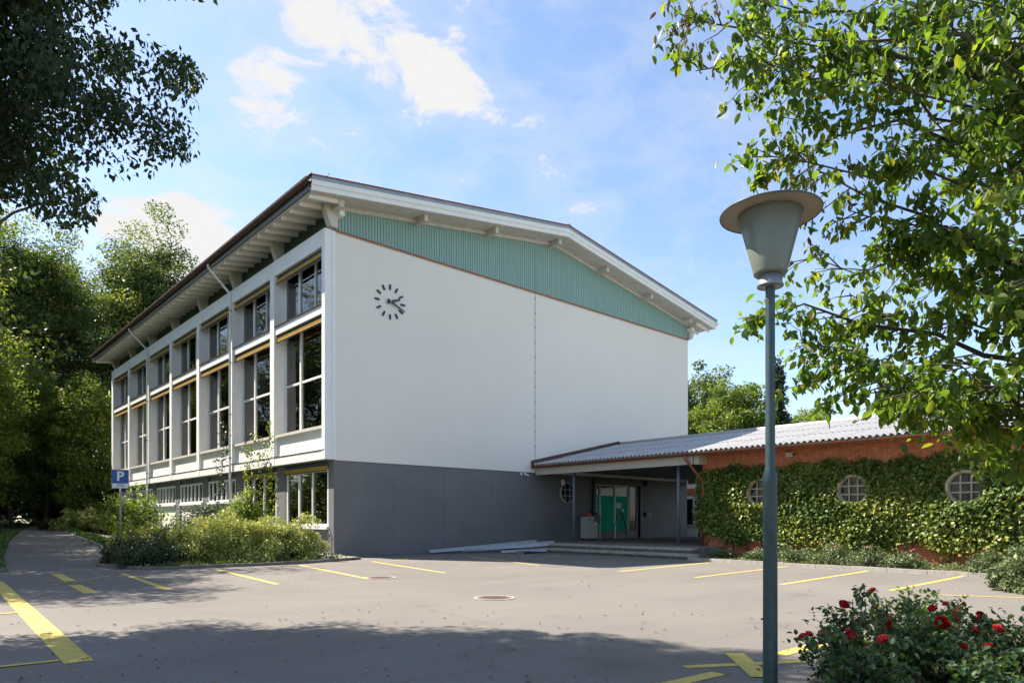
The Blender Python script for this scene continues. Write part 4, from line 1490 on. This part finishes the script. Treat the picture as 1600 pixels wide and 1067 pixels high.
def kerb_line(pts, name, w, h, m, ln=0.98):
    kb = structure(name, (pts[0][0], pts[0][1], 0))
    rn = random.Random(len(pts))
    for a, b in zip(pts[:-1], pts[1:]):
        a, b = Vector((*a, 0)), Vector((*b, 0))
        n = max(1, round((b - a).length / ln))
        d = (b - a) / n
        s = Vector((-d.y, d.x, 0)).normalized() * w / 2
        for i in range(n):
            p, q = a + d * i, a + d * (i + 1) - d.normalized() * 0.012
            za = max(ground_h(p.x, p.y), ground_h(q.x, q.y)) + h + rn.uniform(-0.006, 0.006)
            MB().prism([(p - s) + Vector((0, 0, -0.1)), (p + s) + Vector((0, 0, -0.1)), (q + s) + Vector((0, 0, -0.1)), (q - s) + Vector((0, 0, -0.1))], (0, 0, za + 0.1)).build('kerb_stone', m, kb)
    return kb


kerb_line([(-0.1, -2.05), (-2.5, -2.85), (-4.3, -2.95), (-6.1, -2.80), (-7.3, -2.38), (-7.95, -0.1), (-7.3, 3.0), (-6.4, 7.5), (-5.5, 11.5)], 'kerb', 0.10, 0.10, M['concrete_dark'])

SHR = []
for i, (x, y, rx, ry, h) in enumerate(((-2.35, -1.1, 1.35, 1.0, 1.50), (-3.75, -1.35, 1.4, 1.05, 1.62), (-5.05, -1.1, 1.3, 1.0, 1.55))):
    lb = ('rounded cream-variegated shrub at the hall corner end of the bed', 'cream-variegated shrub between its two pale neighbours', 'cream-variegated shrub beside the dark green shrubs')[i]
    shrub('variegated_shrub', lb, gz(x, y), (rx, ry, h + 0.22), L['variegated'], 0.08, 22000, 100 + i, 'variegated shrubs in the bed', nclump=150, clump=0.19, hollow=0.6, tmean=0.62)
for i, (x, y, rx, ry, h, lb) in enumerate(((-6.75, -1.35, 1.05, 0.95, 0.85, 'low dark green shrub at the rounded corner of the bed'), (-7.0, 0.35, 0.9, 1.0, 0.95, 'dark green shrub in front of the parking sign post'), (-6.0, -0.1, 1.1, 1.0, 1.15, 'dark spreading shrub between parking sign and pale shrubs'))):
    shrub('dark_shrub', lb, gz(x, y), (rx, ry, h), L['dark_shrub'], 0.075, 8000, 110 + i, 'dark shrubs in the bed', nclump=110, clump=0.2, hollow=0.6)
# taller shrubs behind
shrub('climbing_shrub', 'tall light green shrub with long upright shoots before the windows', gz(-2.35, 2.9), (0.95, 0.95, 3.1), L['hazel'], 0.10, 8000, 120, nclump=90, clump=0.2)
shrub('smoke_shrub', 'wispy olive-brown shrub in front of the strip windows', gz(-3.2, 5.4), (1.35, 1.3, 2.35), L['dark_shrub'], 0.09, 8000, 121, nclump=90, clump=0.22)
shrub('broadleaf_shrub', 'dark glossy shrub beneath the long shoots', gz(-3.0, 3.7), (1.1, 1.0, 2.5), L['dark_shrub'], 0.11, 7000, 122, nclump=80, clump=0.22)
shrub('magnolia_bush', 'yellow-green open bush rising behind the parking sign', gz(-3.6, 13.8), (1.9, 1.5, 3.6), L['hazel'], 0.17, 4200, 123, nclump=70, clump=0.2, hollow=0.3)
shrub('magnolia_bush', 'yellow-green bush against the far window bays', gz(-2.3, 20.0), (1.1, 1.5, 2.4), L['hazel'], 0.16, 3500, 124, nclump=50, clump=0.24)
shrub('olive_bush', 'low olive green bush beyond the parking sign', gz(-4.4, 8.8), (1.3, 1.4, 1.25), L['fern'], 0.10, 6000, 125, nclump=70, clump=0.22)
shrub('olive_bush', 'yellowish bush among ferns at the far end of the side path', gz(-2.6, 33.5), (1.9, 1.4, 1.9), L['variegated'], 0.13, 6500, 126, nclump=70, clump=0.22)
shrub('olive_bush', 'yellow-green bush where the lane bends round the hall', gz(-0.8, 38.0), (1.9, 1.4, 2.1), L['variegated'], 0.14, 6000, 127, nclump=70, clump=0.22)


def shoots(name, label, base, tips, m, leaf, seed):
    rng = np.random.default_rng(seed)
    t = thing(name, label, 'climber', base)
    mb = MB()
    pos = []
    for (dx, dy, z0, z1) in tips:
        a, b = np.array((dx * 0.6, dy * 0.6, z0)), np.array((dx, dy, z1))
        pts = limb(mb, rng, a, b, 0.014, 0.005, 0, 8, 5)
        for i in range(int(110 * (z1 - z0) / 2)):
            s = rng.uniform(0, 0.999) * 8
            k = int(s)
            p = np.array(pts[k]) * (1 - s + k) + np.array(pts[k + 1]) * (s - k)
            pos.append(p + rng.normal(size=3) * 0.085)
    pos = np.array(pos)
    link('leaves', leaves_mesh('leaves', pos, leaf, m, rng, (0, 0, 1), 0.3, 0.5, aspect=0.6), t, loc=(0, 0, 0))
    link('stems', mb.mesh('stems', M['twig']), t, loc=(0, 0, 0))


shoots('climber', 'upright leafy shoots climbing above the light green shrub', gz(-2.2, 2.5), [(0.0, 0.1, 0.0, 5.1), (0.25, -0.15, 0.0, 4.7), (0.5, -0.5, 0.0, 5.3), (0.62, -0.6, 0.0, 4.6), (-0.2, 0.3, 0.0, 4.3)], L['hazel'], 0.11, 130)
shoots('climber', 'single dark trailing shoot across a window column', gz(-2.5, 5.2), [(0.0, 0.0, 0.0, 5.6), (0.1, 0.1, 2.5, 5.0)], L['dark_shrub'], 0.10, 131)


def fern(base, n, ln, seed, label):
    rng = np.random.default_rng(seed)
    t = thing('fern', label, 'fern', base, 'ferns by the side path')
    mb = MB()
    pos, pos_d = [], []
    for k in range(n):
        a = rng.uniform(0, 6.283)
        l_ = ln * rng.uniform(0.7, 1.1)
        pr = []
        for i in range(9):
            s = i / 8
            pr.append((math.cos(a) * l_ * s * 0.8, math.sin(a) * l_ * s * 0.8, l_ * (1.15 * s - 0.75 * s * s) + 0.02))
        mb.tube(pr, [0.008] * 8 + [0.003], 4)
        for i in range(1, 9):
            for j in range(5):
                q = np.array(pr[i - 1]) + (np.array(pr[i]) - np.array(pr[i - 1])) * j / 5
                wd = 0.20 * l_ * (1 - i / 9.5)
                for sgn in (-1, 1):
                    pos.append((q, np.array((-math.sin(a) * sgn, math.cos(a) * sgn, -0.15)) * wd))
    v, f, tn = [], [], []
    for q, d in pos:
        n0 = len(v)
        al = np.cross(d, (0, 0, 1))
        al = al / (np.linalg.norm(al) + 1e-9) * 0.03
        v += [tuple(q - al), tuple(q + al), tuple(q + d)]
        f.append((n0, n0 + 1, n0 + 2))
        c = rng.normal(0.5, 0.2)
        tn += [c, c, c]
    me = bpy.data.meshes.new('fronds')
    me.from_pydata(v, [], f)
    at = me.attributes.new('tint', 'FLOAT', 'POINT')
    at.data.foreach_set('value', np.clip(np.array(tn), 0, 1).astype(np.float32))
    me.materials.append(L['fern'])
    link('fronds', me, t, loc=(0, 0, 0))
    link('stems', mb.mesh('stems', M['twig']), t, loc=(0, 0, 0))


rnd = random.Random(17)
for i in range(11):
    x, y = -4.6 + i * 0.36 + rnd.uniform(-0.2, 0.2), 36.0 - i * 0.55 + rnd.uniform(-0.5, 0.5)
    fern(gz(x, y), 16, rnd.uniform(1.4, 1.9), 140 + i, 'large arching fern at the far end of the side path')
for i in range(6):
    x, y = -4.9 + i * 0.35, 9.6 + rnd.uniform(-1.0, 1.2)
    o = fern(gz(x, y), 14, rnd.uniform(0.9, 1.2), 160 + i, 'arching fern in the bed beyond the parking sign')


def scatter_cover(name, label, poly, n, h, leaf, m, seed, zbase=0.05, cat='ground cover'):
    rng = np.random.default_rng(seed)
    P = np.array(poly)
    lo, hi = P.min(0), P.max(0)
    out = []
    while len(out) < n:
        q = rng.uniform(lo, hi)
        ins = False
        for i in range(len(P)):
            a, b = P[i], P[i - 1]
            if (a[1] > q[1]) != (b[1] > q[1]) and q[0] < (b[0] - a[0]) * (q[1] - a[1]) / (b[1] - a[1]) + a[0]:
                ins = not ins
        if ins:
            hh = h * (0.5 + 0.5 * math.sin(q[0] * 2.3) * math.cos(q[1] * 1.9)) + 0.03
            out.append((q[0], q[1], zbase + ground_h(q[0], q[1]) + rng.uniform(0, 1) * hh))
    o = link(name, leaves_mesh(name, np.array(out), leaf, m, rng, (0, 0, 1), 0.5))
    return tag(o, label, cat, kind='stuff')


scatter_cover('ground_cover', 'low leafy ground cover along the kerb of the shrub bed', [(-0.7, -2.2), (-2.5, -2.8), (-4.3, -2.9), (-6.1, -2.75), (-7.3, -2.3), (-7.7, -0.3), (-6.0, 0.5), (-3, 0.2), (-1.0, -0.9)], 9000, 0.16, 0.075, L['cover'], 170)
scatter_cover('ground_cover', 'mixed low plants covering the bed below the taller shrubs', [(-7.6, 0.0), (-7.1, 3.0), (-6.2, 7.5), (-5.3, 11.4), (-2.6, 12), (-2.2, 2.0), (-3.5, 0.2)], 12000, 0.5, 0.11, L['fern'], 171)
# grass strip between lane and side path, grass left of the lane
GS = [(-5.45, 11.7), (-4.6, 12.6), (-4.15, 20), (-3.6, 28), (-2.6, 36.5), (-3.2, 36.5), (-4.2, 28), (-4.9, 20)]


def soft_sheet(name, poly, dz, m):
    mb = MB()
    n = len(poly) // 2
    rows = [(poly[i], poly[-1 - i]) for i in range(n)]
    for (a, b) in rows:
        for p in (a, b):
            mb.v.append((p[0], p[1], ground_h(*p) + dz))
    for i in range(n - 1):
        mb.f.append((2 * i, 2 * i + 1, 2 * i + 3, 2 * i + 2))
    o = mb.build(name, m)
    o['kind'] = 'structure'
    return o


GSP = [(-5.55, 11.2), (-5.1, 15), (-4.7, 20), (-4.1, 28), (-3.1, 37), (-2.5, 37), (-3.35, 28), (-3.8, 20), (-4.15, 15), (-4.5, 11.6)]
soft_sheet('grass_strip', GSP, 0.03, M['grass_ground'])
scatter_cover('grass', 'strip of mown grass between the lane and the side path', GSP, 9000, 0.10, 0.12, L['grass'], 172, 0.02, 'grass')
GL = [(-10.25, -0.7), (-9.75, 6), (-9.05, 12), (-8.35, 18), (-7.55, 24), (-6.65, 30), (-14, 30), (-14, 24), (-14, 18), (-14, 12), (-14, 6), (-14, -0.7)]
soft_sheet('grass_verge', GL, 0.05, M['grass_ground'])
scatter_cover('grass', 'mown grass verge on the left side of the lane', GL, 16000, 0.09, 0.13, L['grass'], 173, 0.04, 'grass')
kerb_line([(-10.25, -0.75), (-14, -0.75)], 'kerb', 0.10, 0.10, M['concrete_dark'])
kerb_line([(-5.6, 11.2), (-5.15, 15), (-4.76, 20), (-4.15, 28), (-3.15, 37)], 'kerb', 0.10, 0.05, M['concrete'])

# ivy bed along the brick wing
KX = [(8.10, -10.35), (7.85, -14), (7.65, -18), (7.55, -24.5)]
mb = MB().prism([(x, y, -0.2) for x, y in [(11.29, -10.3), (8.15, -10.3), (7.9, -14), (7.7, -18), (7.6, -24.5), (11.29, -24.5)]], (0, 0, 0.27))
ib = mb.build('ivy_bed', M['soil'])
ib['kind'] = 'structure'
kerb_line([(9.6, -10.30), (8.10, -10.40)] + KX[1:], 'kerb', 0.12, 0.11, M['concrete'], 0.95)
rng = np.random.default_rng(200)
pos = []
bump = [(rng.uniform(-25, -9), rng.uniform(0.2, 3.2), rng.uniform(0.3, 0.9), rng.uniform(0.04, 0.22)) for _ in range(70)]
N = 52000
ys = rng.uniform(-25.5, W0 + 0.25, N)
zs_ = rng.uniform(0.1, 3.6, N)
keep = []
for y, z in zip(ys, zs_):
    top = 3.40 + 0.06 * math.sin(y * 1.7) + 0.06 * math.sin(y * 5.3)
    low = 0.42 + 0.25 * math.sin(y * 1.1 + 1) + 0.14 * math.sin(y * 3.7)
    if y > W0 - 0.9:
        low = max(low, 1.05 + 0.3 * (y - W0))
        top = min(top, 3.35)
    if z > top + rng.normal() * 0.05 or z < low + rng.normal() * 0.10:
        continue
    hit = False
    for (oy, oz) in OCULI:
        if math.hypot(y - oy, z - oz) < 0.52 * (0.99 + 0.05 * math.sin(7 * math.atan2(z - oz, y - oy) + oy)) and not (z - oz < -0.40) and not (y - oy < -0.42):
            hit = True
    if hit:
        continue
    th = 0.06
    for (by, bz, br, ba) in bump:
        th += ba * math.exp(-((y - by) ** 2 + (z - bz) ** 2) / br ** 2)
    th *= 0.45 + 0.55 * min(1, max(0.0, (3.3 - z) / 1.2))
    th = min(th, 0.42)
    keep.append((WX - 0.03 - th * rng.uniform(0.1, 1.0) - 0.03, y, z))
pos = np.array(keep)
tn = rng.normal(0.42, 0.2, len(pos)) + 0.22 * np.sin(pos[:, 1] * 1.3) * np.sin(pos[:, 2] * 2.1 + 0.6) + 0.12 * (2.5 - pos[:, 2]) * 0.5
ivy = thing('ivy', 'dense green and yellow ivy covering the brick wing around its round windows', 'ivy', (WX - 0.2, -14, 0))
lm_ = leaves_mesh('leaves', pos - np.array((WX - 0.2, -14, 0)), 0.125, L['ivy'], rng, (-0.75, 0.45, 0.55), 0.55, 0.35, aspect=0.85, tint=tn)
link('leaves', lm_, ivy, loc=(0, 0, 0))
mb = MB()
for i in range(16):
    y = -9.3 - i * 1.0 + rng.normal() * 0.2
    p = [(WX - 0.04 - WX + 0.2, y + 14, 0.0)]
    for k in range(1, 7):
        p.append((0.15 + rng.normal() * 0.01, p[-1][1] + rng.normal() * 0.16, 0.45 * k))
    mb.tube(p, [0.028, 0.024, 0.02, 0.016, 0.012, 0.01, 0.008], 5)
link('stems', mb.mesh('stems', M['bark']), ivy, loc=(0, 0, 0))
SP = [(9.3, -11.0, 0.40, 0.35), (9.0, -12.6, 0.5, 0.40), (8.9, -13.9, 0.62, 0.52), (8.6, -15.1, 0.75, 0.66), (8.45, -16.3, 0.7, 0.60), (8.35, -17.2, 0.6, 0.5), (8.1, -19.2, 0.55, 0.62), (8.5, -20.6, 0.5, 0.45)]
SPL = ['small grey-green flowering plant by the copper downpipe', 'low grey-green plant next to the smallest one', 'low spreading plant under the first round window', 'fuller plant with a few pink blooms below the ivy', 'bushy plant beside the fullest pink-flowered one', 'plant spilling towards the kerb below the middle round window', 'separate round plant overhanging the kerb', 'last low plant along the brick wing kerb']
for i, (x, y, r_, h) in enumerate(SP):
    t = shrub('spirea', SPL[i], (x, y, 0.05), (r_, r_, h), L['spirea'], 0.075, 1700, 210 + i, 'low plants along the brick wing', nclump=40, clump=0.3, hollow=0.6)
    rn = random.Random(i)
    for k in range(2):
        a, q = rn.uniform(0, 6.28), rn.uniform(0.1, 0.8) * r_
        b = MB().lathe([(0.0001, -0.02), (0.03, 0.0), (0.035, 0.02), (0.0001, 0.035)], (x + q * math.cos(a), y + q * math.sin(a), 0.05 + h * rn.uniform(0.85, 1.1)), 7)
        b.build('blossom', M['rose_pink'], t)
scatter_cover('ground_cover', 'thin low greenery in the bed under the ivy', [(10.9, -10.6), (8.3, -10.5), (8.0, -14), (7.8, -18), (7.7, -24), (10.9, -24)], 7000, 0.12, 0.08, L['cover'], 220)
shrub('juniper', 'feathery light green bush at the edge of the rose bed', (4.3, -20.9, 0.0), (0.75, 0.75, 0.95), L['spirea'], 0.10, 5000, 230, nclump=60, clump=0.26)

# ------------------------------------------------------------------ trees beyond the wing
RT = [(53.5, 17.5, 17.0, 5.2, 'forest', False, 'open-crowned tree just right of the hall wall beyond the wing roof'),
      (50.0, 11.6, 14.2, 4.2, 'hazel', False, 'olive-green rounded pine-like tree beyond the wing roof'),
      (55.5, 10.2, 15.0, 2.6, 'conifer', True, 'narrow dark conifer behind the lamp post'),
      (76.0, 16.5, 15.6, 4.6, 'hazel', False, 'small sunlit round tree standing alone over the roof ridge'),
      (88, 11.0, 17.0, 3.2, 'conifer', True, 'dark pointed conifer left of the tall feathery tree'),
      (82, 4.8, 18.5, 4.4, 'forest', False, 'tall feathery tree partly behind the dogwood leaves'),
      (80, -1.5, 16, 4.8, 'forest', False, 'tree hidden mostly behind the dogwood leaves'),
      (62, 26, 15, 5.5, 'forest', False, 'broad tree beyond the rear building'),
      (70, -12, 12, 5.0, 'forest', False, 'low tree behind the right end of the wing roof')]
for i, (x, y, h, r_, k, cone, lb) in enumerate(RT):
    h *= 1.14
    tree('distant_tree', lb, (x, y, 0), h, (0, 0, h * (0.55 if cone else 0.6), r_, r_, h * (0.47 if cone else 0.38)), 150, 22000, 0.33, L[k], 240 + i, 0.3, 'trees beyond the brick wing', hollow=0.4, clump=0.17 if cone else 0.2, cone=cone)
shrub('courtyard_shrub', 'orange-flowered shrub glimpsed through the passage beside the porch', (24.6, -1.6, 0), (0.8, 0.8, 1.1), L['fern'], 0.12, 2500, 260)

# ------------------------------------------------------------------ dogwood tree on the right
rng = np.random.default_rng(300)
DB = np.array((-2.3, -23.5, 0.0))
dog = thing('dogwood_tree', 'large-leaved tree with tiered branches reaching in beside the lamp post', 'tree', tuple(DB))
TIPS = [(-6.11, -19.69, 6.94), (-6.05, -19.79, 6.35), (-5.76, -20.68, 6.38), (-5.93, -21.2, 5.9), (-5.9, -20.5, 5.2), (-5.8, -21.0, 4.9), (-5.27, -21.12, 4.61), (-5.1, -20.6, 4.35), (-5.27, -21.12, 3.75), (-5.5, -20.7, 3.30), (-5.75, -20.45, 3.55), (-5.5, -20.8, 2.85), (-5.5, -21.5, 2.95), (-5.75, -21.85, 2.62), (-5.9, -22.25, 2.75),
        (-5.0, -21.8, 3.1), (-5.81, -21.98, 5.0), (-6.18, -22.32, 5.4), (-6.1, -22.7, 4.0), (-5.6, -22.55, 3.6), (-5.6, -22.7, 3.2), (-5.48, -21.61, 6.4), (-5.03, -22.02, 4.2), (-4.29, -21.34, 4.3), (-4.49, -21.15, 5.6), (-4.6, -22.6, 5.8), (-4.0, -22.2, 3.6), (-3.7, -21.9, 6.3), (-5.2, -20.1, 7.4), (-4.4, -22.9, 3.4), (-5.4, -20.6, 5.9), (-5.0, -21.2, 6.9), (-5.6, -22.2, 6.0), (-4.6, -22.1, 6.9), (-5.9, -20.3, 6.6), (-5.7, -20.2, 7.1),
        (-5.2, -22.3, 7.3), (-0.5, -22, 5.5), (-1.0, -25.2, 5.0), (-3.4, -25.6, 4.6), (-0.2, -23.8, 4.2), (-2.4, -21.2, 5.0), (-2.3, -23.5, 7.8), (-6.3, -23.2, 6.2), (-5.3, -23.6, 3.6)]
mb = MB()
trunk_pts = limb(mb, rng, (0, 0, -0.2), (-0.2, 0.15, 6.6), 0.17, 0.05, 0, 8, 10)
lp_, ln_, lt = [], [], []
for ti, tip in enumerate(TIPS):
    tip = np.array(tip) - DB
    z0 = max(0.9, min(5.6, tip[2] - 0.5 - 0.12 * np.linalg.norm(tip[:2])))
    k = min(7, int(z0 / 6.6 * 8))
    a = np.array(trunk_pts[k])
    pts = limb(mb, rng, a, tip, 0.045 if ti % 5 == 0 else 0.024, 0.006, 0.05, 8, 6)
    pts = [np.array(p) for p in pts]
    main = (tip - a) / np.linalg.norm(tip - a)
    # side twigs in a flat tier
    nt_ = 31
    for j in range(nt_):
        s = rng.uniform(0.62 if ti in (0, 1, 4, 5, 8, 9, 37, 38) else 0.3, 1.0) * 7.99
        i0 = int(s)
        p = pts[i0] + (pts[i0 + 1] - pts[i0]) * (s - i0)
        ang_ = rng.choice((-1, 1)) * rng.uniform(0.5, 1.2)
        d = np.array((main[0] * math.cos(ang_) - main[1] * math.sin(ang_), main[0] * math.sin(ang_) + main[1] * math.cos(ang_), rng.normal() * 0.22 - 0.12))
        l_ = rng.uniform(0.3, 0.85) * (1.15 - 0.5 * s / 8)
        e = p + d * l_
        limb(mb, rng, p, e, 0.009, 0.003, 0.04, 3, 4)
        # leaves in whorls towards the twig ends
        for q in range(int(8 + l_ * 16)):
            u_ = 1 - abs(rng.normal()) * 0.33
            c = p + (e - p) * max(0.05, u_)
            lp_.append(c + rng.normal(size=3) * 0.05)
            lt.append(rng.normal(0.44, 0.2))
lp_ = np.array(lp_)
lt = np.array(lt)
# shoots at two branch ends carry withered leaves
wil = np.zeros(len(lp_), bool)
for c in ((-6.11, -19.69, 6.6), (-5.35, -20.75, 4.75)):
    wil |= (np.linalg.norm(lp_ - (np.array(c) - DB), axis=1) < 0.62) & (rng.uniform(0, 1, len(lp_)) < 0.6)
link('crown', leaves_mesh('crown', lp_[~wil], 0.113, L['dogwood'], rng, (0, 0, 1), 0.45, 0.9, aspect=0.52, shape=1, tint=lt[~wil]), dog, loc=(0, 0, 0))
link('withered_leaves', leaves_mesh('withered_leaves', lp_[wil], 0.09, L['wilted'], rng, (0, 0, 0.2), 0.3, 1.3, aspect=0.36, shape=1), dog, loc=(0, 0, 0))
link('trunk', mb.mesh('trunk', M['bark'], True), dog, loc=(0, 0, 0))

# ------------------------------------------------------------------ undergrowth of the wood
def undergrowth(label, boxes, n, leaf, seed):
    rng = np.random.default_rng(seed)
    P_ = []
    for (x0, x1, y0, y1, h) in boxes:
        k = n // len(boxes)
        x = rng.uniform(x0, x1, k)
        y = rng.uniform(y0, y1, k)
        hh = h * (0.62 + 0.25 * np.sin(x * 0.9 + y * 0.35) + 0.18 * np.sin(y * 1.7 - x * 0.6))
        z = hh * np.sqrt(rng.uniform(0, 1, k)) + np.array([ground_h(a, b) for a, b in zip(x, y)])
        P_.append(np.stack([x, y, z], 1))
    P_ = np.concatenate(P_)
    tn = rng.normal(0.42, 0.18, len(P_)) + 0.15 * np.sin(P_[:, 0] * 0.8) * np.sin(P_[:, 2] * 0.9)
    tag(link('undergrowth', leaves_mesh('undergrowth', P_, leaf, L['forest'], rng, (0, 0, 1), 0.45, 0.2, tint=tn)), label, 'undergrowth', kind='stuff')


undergrowth('dark tangled undergrowth closing the wood behind the lane bend', [(-16, -7, 44, 56, 6.5), (-8, 4, 49, 60, 7.5), (3, 14, 40, 60, 7.5), (-14, -9.5, 34, 46, 5.5), (-26, -13, 38, 62, 8), (-10, -4, 56, 70, 9)], 150000, 0.36, 500)
undergrowth('shrubby edge of the wood along the far side of the verge', [(-30, -16.5, -20, 0, 2.6), (-30, -16.5, 0, 20, 2.8), (-30, -16, 20, 42, 3.2)], 36000, 0.40, 501)
undergrowth('shrubby rim behind the car park entrance', [(-30, 5, -58, -46, 3.0), (5, 40, -58, -46, 3.0)], 22000, 0.45, 502)

# ------------------------------------------------------------------ rose bed
rbd = MB().prism([(x, y, -0.1) for x, y in ((-8.1, -22.3), (-7.3, -21.45), (-5.5, -21.1), (-2.0, -21.5), (-1.5, -26), (-7.0, -26))], (0, 0, 0.15)).build('rose_bed', M['soil'])
rbd['kind'] = 'structure'


def bloom_mesh(m):
    mb = MB()
    rn = random.Random(4)
    for ring, (nn, r0, h, tilt) in enumerate(((3, 0.010, 0.052, 0.0), (5, 0.019, 0.050, 0.1), (6, 0.029, 0.044, 0.25), (7, 0.037, 0.034, 0.5))):
        for k in range(nn):
            a = 2 * math.pi * (k + 0.37 * ring) / nn
            w = 1.25 * math.pi * r0 / nn + 0.006
            c, s = math.cos(a), math.sin(a)
            n0 = len(mb.v)
            for (t, rr, zz_) in ((-1, r0 * 0.5, 0.0), (1, r0 * 0.5, 0.0), (-1, r0 * (0.9 + 0.35 * tilt), h * 0.7), (1, r0 * (0.9 + 0.35 * tilt), h * 0.7), (0, r0 * (0.8 + 0.7 * tilt), h * (1.15 - 0.25 * tilt))):
                ww = w * (0.7 if zz_ == 0 else 1.15)
                mb.v.append((c * rr - s * t * ww, s * rr + c * t * ww, zz_ + rn.uniform(-0.002, 0.002)))
            mb.f += [(n0, n0 + 1, n0 + 3, n0 + 2), (n0 + 2, n0 + 3, n0 + 4)]
    return mb.mesh('bloom', m)


BM = [bloom_mesh(M['rose_red']), bloom_mesh(M['rose_pink'])]
ROSES = [(-7.35, -21.95, 0.42, 0.78, 'rose bush with dark stems nearest the lamp post'), (-6.75, -21.75, 0.42, 0.95, 'rose bush with one tall bare shoot'), (-6.25, -22.25, 0.45, 0.80, 'rose bush with a large open red bloom'),
         (-5.75, -21.75, 0.50, 0.88, 'yellow-green rose bush with many small red blooms'), (-5.3, -22.5, 0.5, 0.82, 'rose bush at the far corner of the bed under the dogwood'), (-6.75, -22.75, 0.45, 0.62, 'low rose bush in the shade of the dogwood'), (-5.0, -21.6, 0.5, 0.92, 'rose bush with lit yellowish shoots at the edge of the asphalt')]
for i, (x, y, r_, h, lb) in enumerate(ROSES):
    rng = np.random.default_rng(320 + i)
    t = thing('rose_bush', lb, 'rose bush', (x, y, 0.04), 'rose bushes')
    mb = MB()
    P_, T_, ends = [], [], []
    for k in range(24):
        a = rng.uniform(0, 6.283)
        q = r_ * math.sqrt(rng.uniform(0.02, 1))
        e = np.array((q * math.cos(a), q * math.sin(a), 0.93 * h * rng.uniform(0.6, 1.0) * (1.05 - 0.35 * q / r_)))
        pts = limb(mb, rng, (rng.normal() * 0.05, rng.normal() * 0.05, 0), e, 0.008, 0.003, 0.06, 6, 5)
        ends.append(e)
        for j in range(13):
            s = rng.uniform(0.15, 1) * 5.99
            p = np.array(pts[int(s)]) + (np.array(pts[int(s) + 1]) - np.array(pts[int(s)])) * (s - int(s))
            a2 = rng.uniform(0, 6.283)
            d = np.array((math.cos(a2), math.sin(a2), rng.uniform(-0.2, 0.35))) * rng.uniform(0.06, 0.11)
            limb(mb, rng, p, p + d, 0.0022, 0.0012, 0.05, 2, 3)
            for l_ in range(5):
                P_.append(p + d * (0.45 + 0.14 * l_) + rng.normal(size=3) * 0.022)
                T_.append(rng.normal(0.62 if i in (3, 6) else 0.38, 0.2))
    link('foliage', leaves_mesh('foliage', np.array(P_), 0.055, L['rose'], rng, (0, 0, 1), 0.55, 0.2, aspect=0.7, shape=1, tint=np.array(T_)), t, loc=(0, 0, 0))
    link('stems', mb.mesh('stems', M['twig']), t, loc=(0, 0, 0))
    for k in range(5):
        e = ends[(k * 2 + 1) % len(ends)] + np.array((0, 0, 0.01))
        b = bpy.data.objects.new('bloom', BM[0] if rng.uniform() < 0.93 else BM[1])
        COL.objects.link(b)
        b.parent = t
        b.location = e
        sc = rng.uniform(0.6, 1.05) * (1.35 if (i == 2 and k == 0) else 1)
        b.scale = (sc, sc, sc)
        b.rotation_euler = (rng.uniform(-0.9, 0.9), rng.uniform(-0.9, 0.9), rng.uniform(0, 6))
scatter_cover('ground_cover', 'weeds and low leaves on the soil under the roses', [(-8.0, -22.3), (-7.3, -21.5), (-5.5, -21.2), (-2.5, -21.6), (-2.5, -24), (-7.5, -24)], 3500, 0.10, 0.06, L['rose'], 340)

# ------------------------------------------------------------------ fallen leaves on the asphalt
rng = np.random.default_rng(400)
pts = []
for k in range(260):
    if k < 210:
        d = rng.uniform(5, 11)
        s = rng.uniform(-0.75, 0.7)
    else:
        d = rng.uniform(9, 17)
        s = rng.uniform(-0.7, 0.75)
    x = -12.55 + 0.671 * d + 0.7415 * d * s
    y = -23.98 + 0.7415 * d - 0.671 * d * s
    pts.append((x, y, 0.012))
pts = np.array(pts)
me = leaves_mesh('fallen_leaves', pts, 0.065, L['litter'], rng, (0, 0, 1), 0.92, 0.0, aspect=0.6)
co = np.zeros(len(me.vertices) * 3, np.float32)
me.vertices.foreach_get('co', co)
co = co.reshape(-1, 3)
co[:, 2] = 0.008 + np.clip(np.abs(co[:, 2] - 0.012), 0, 0.02)
me.vertices.foreach_set('co', co.ravel())
tag(link('fallen_leaves', me), 'dry brown leaves scattered over the asphalt', 'leaves', kind='stuff')
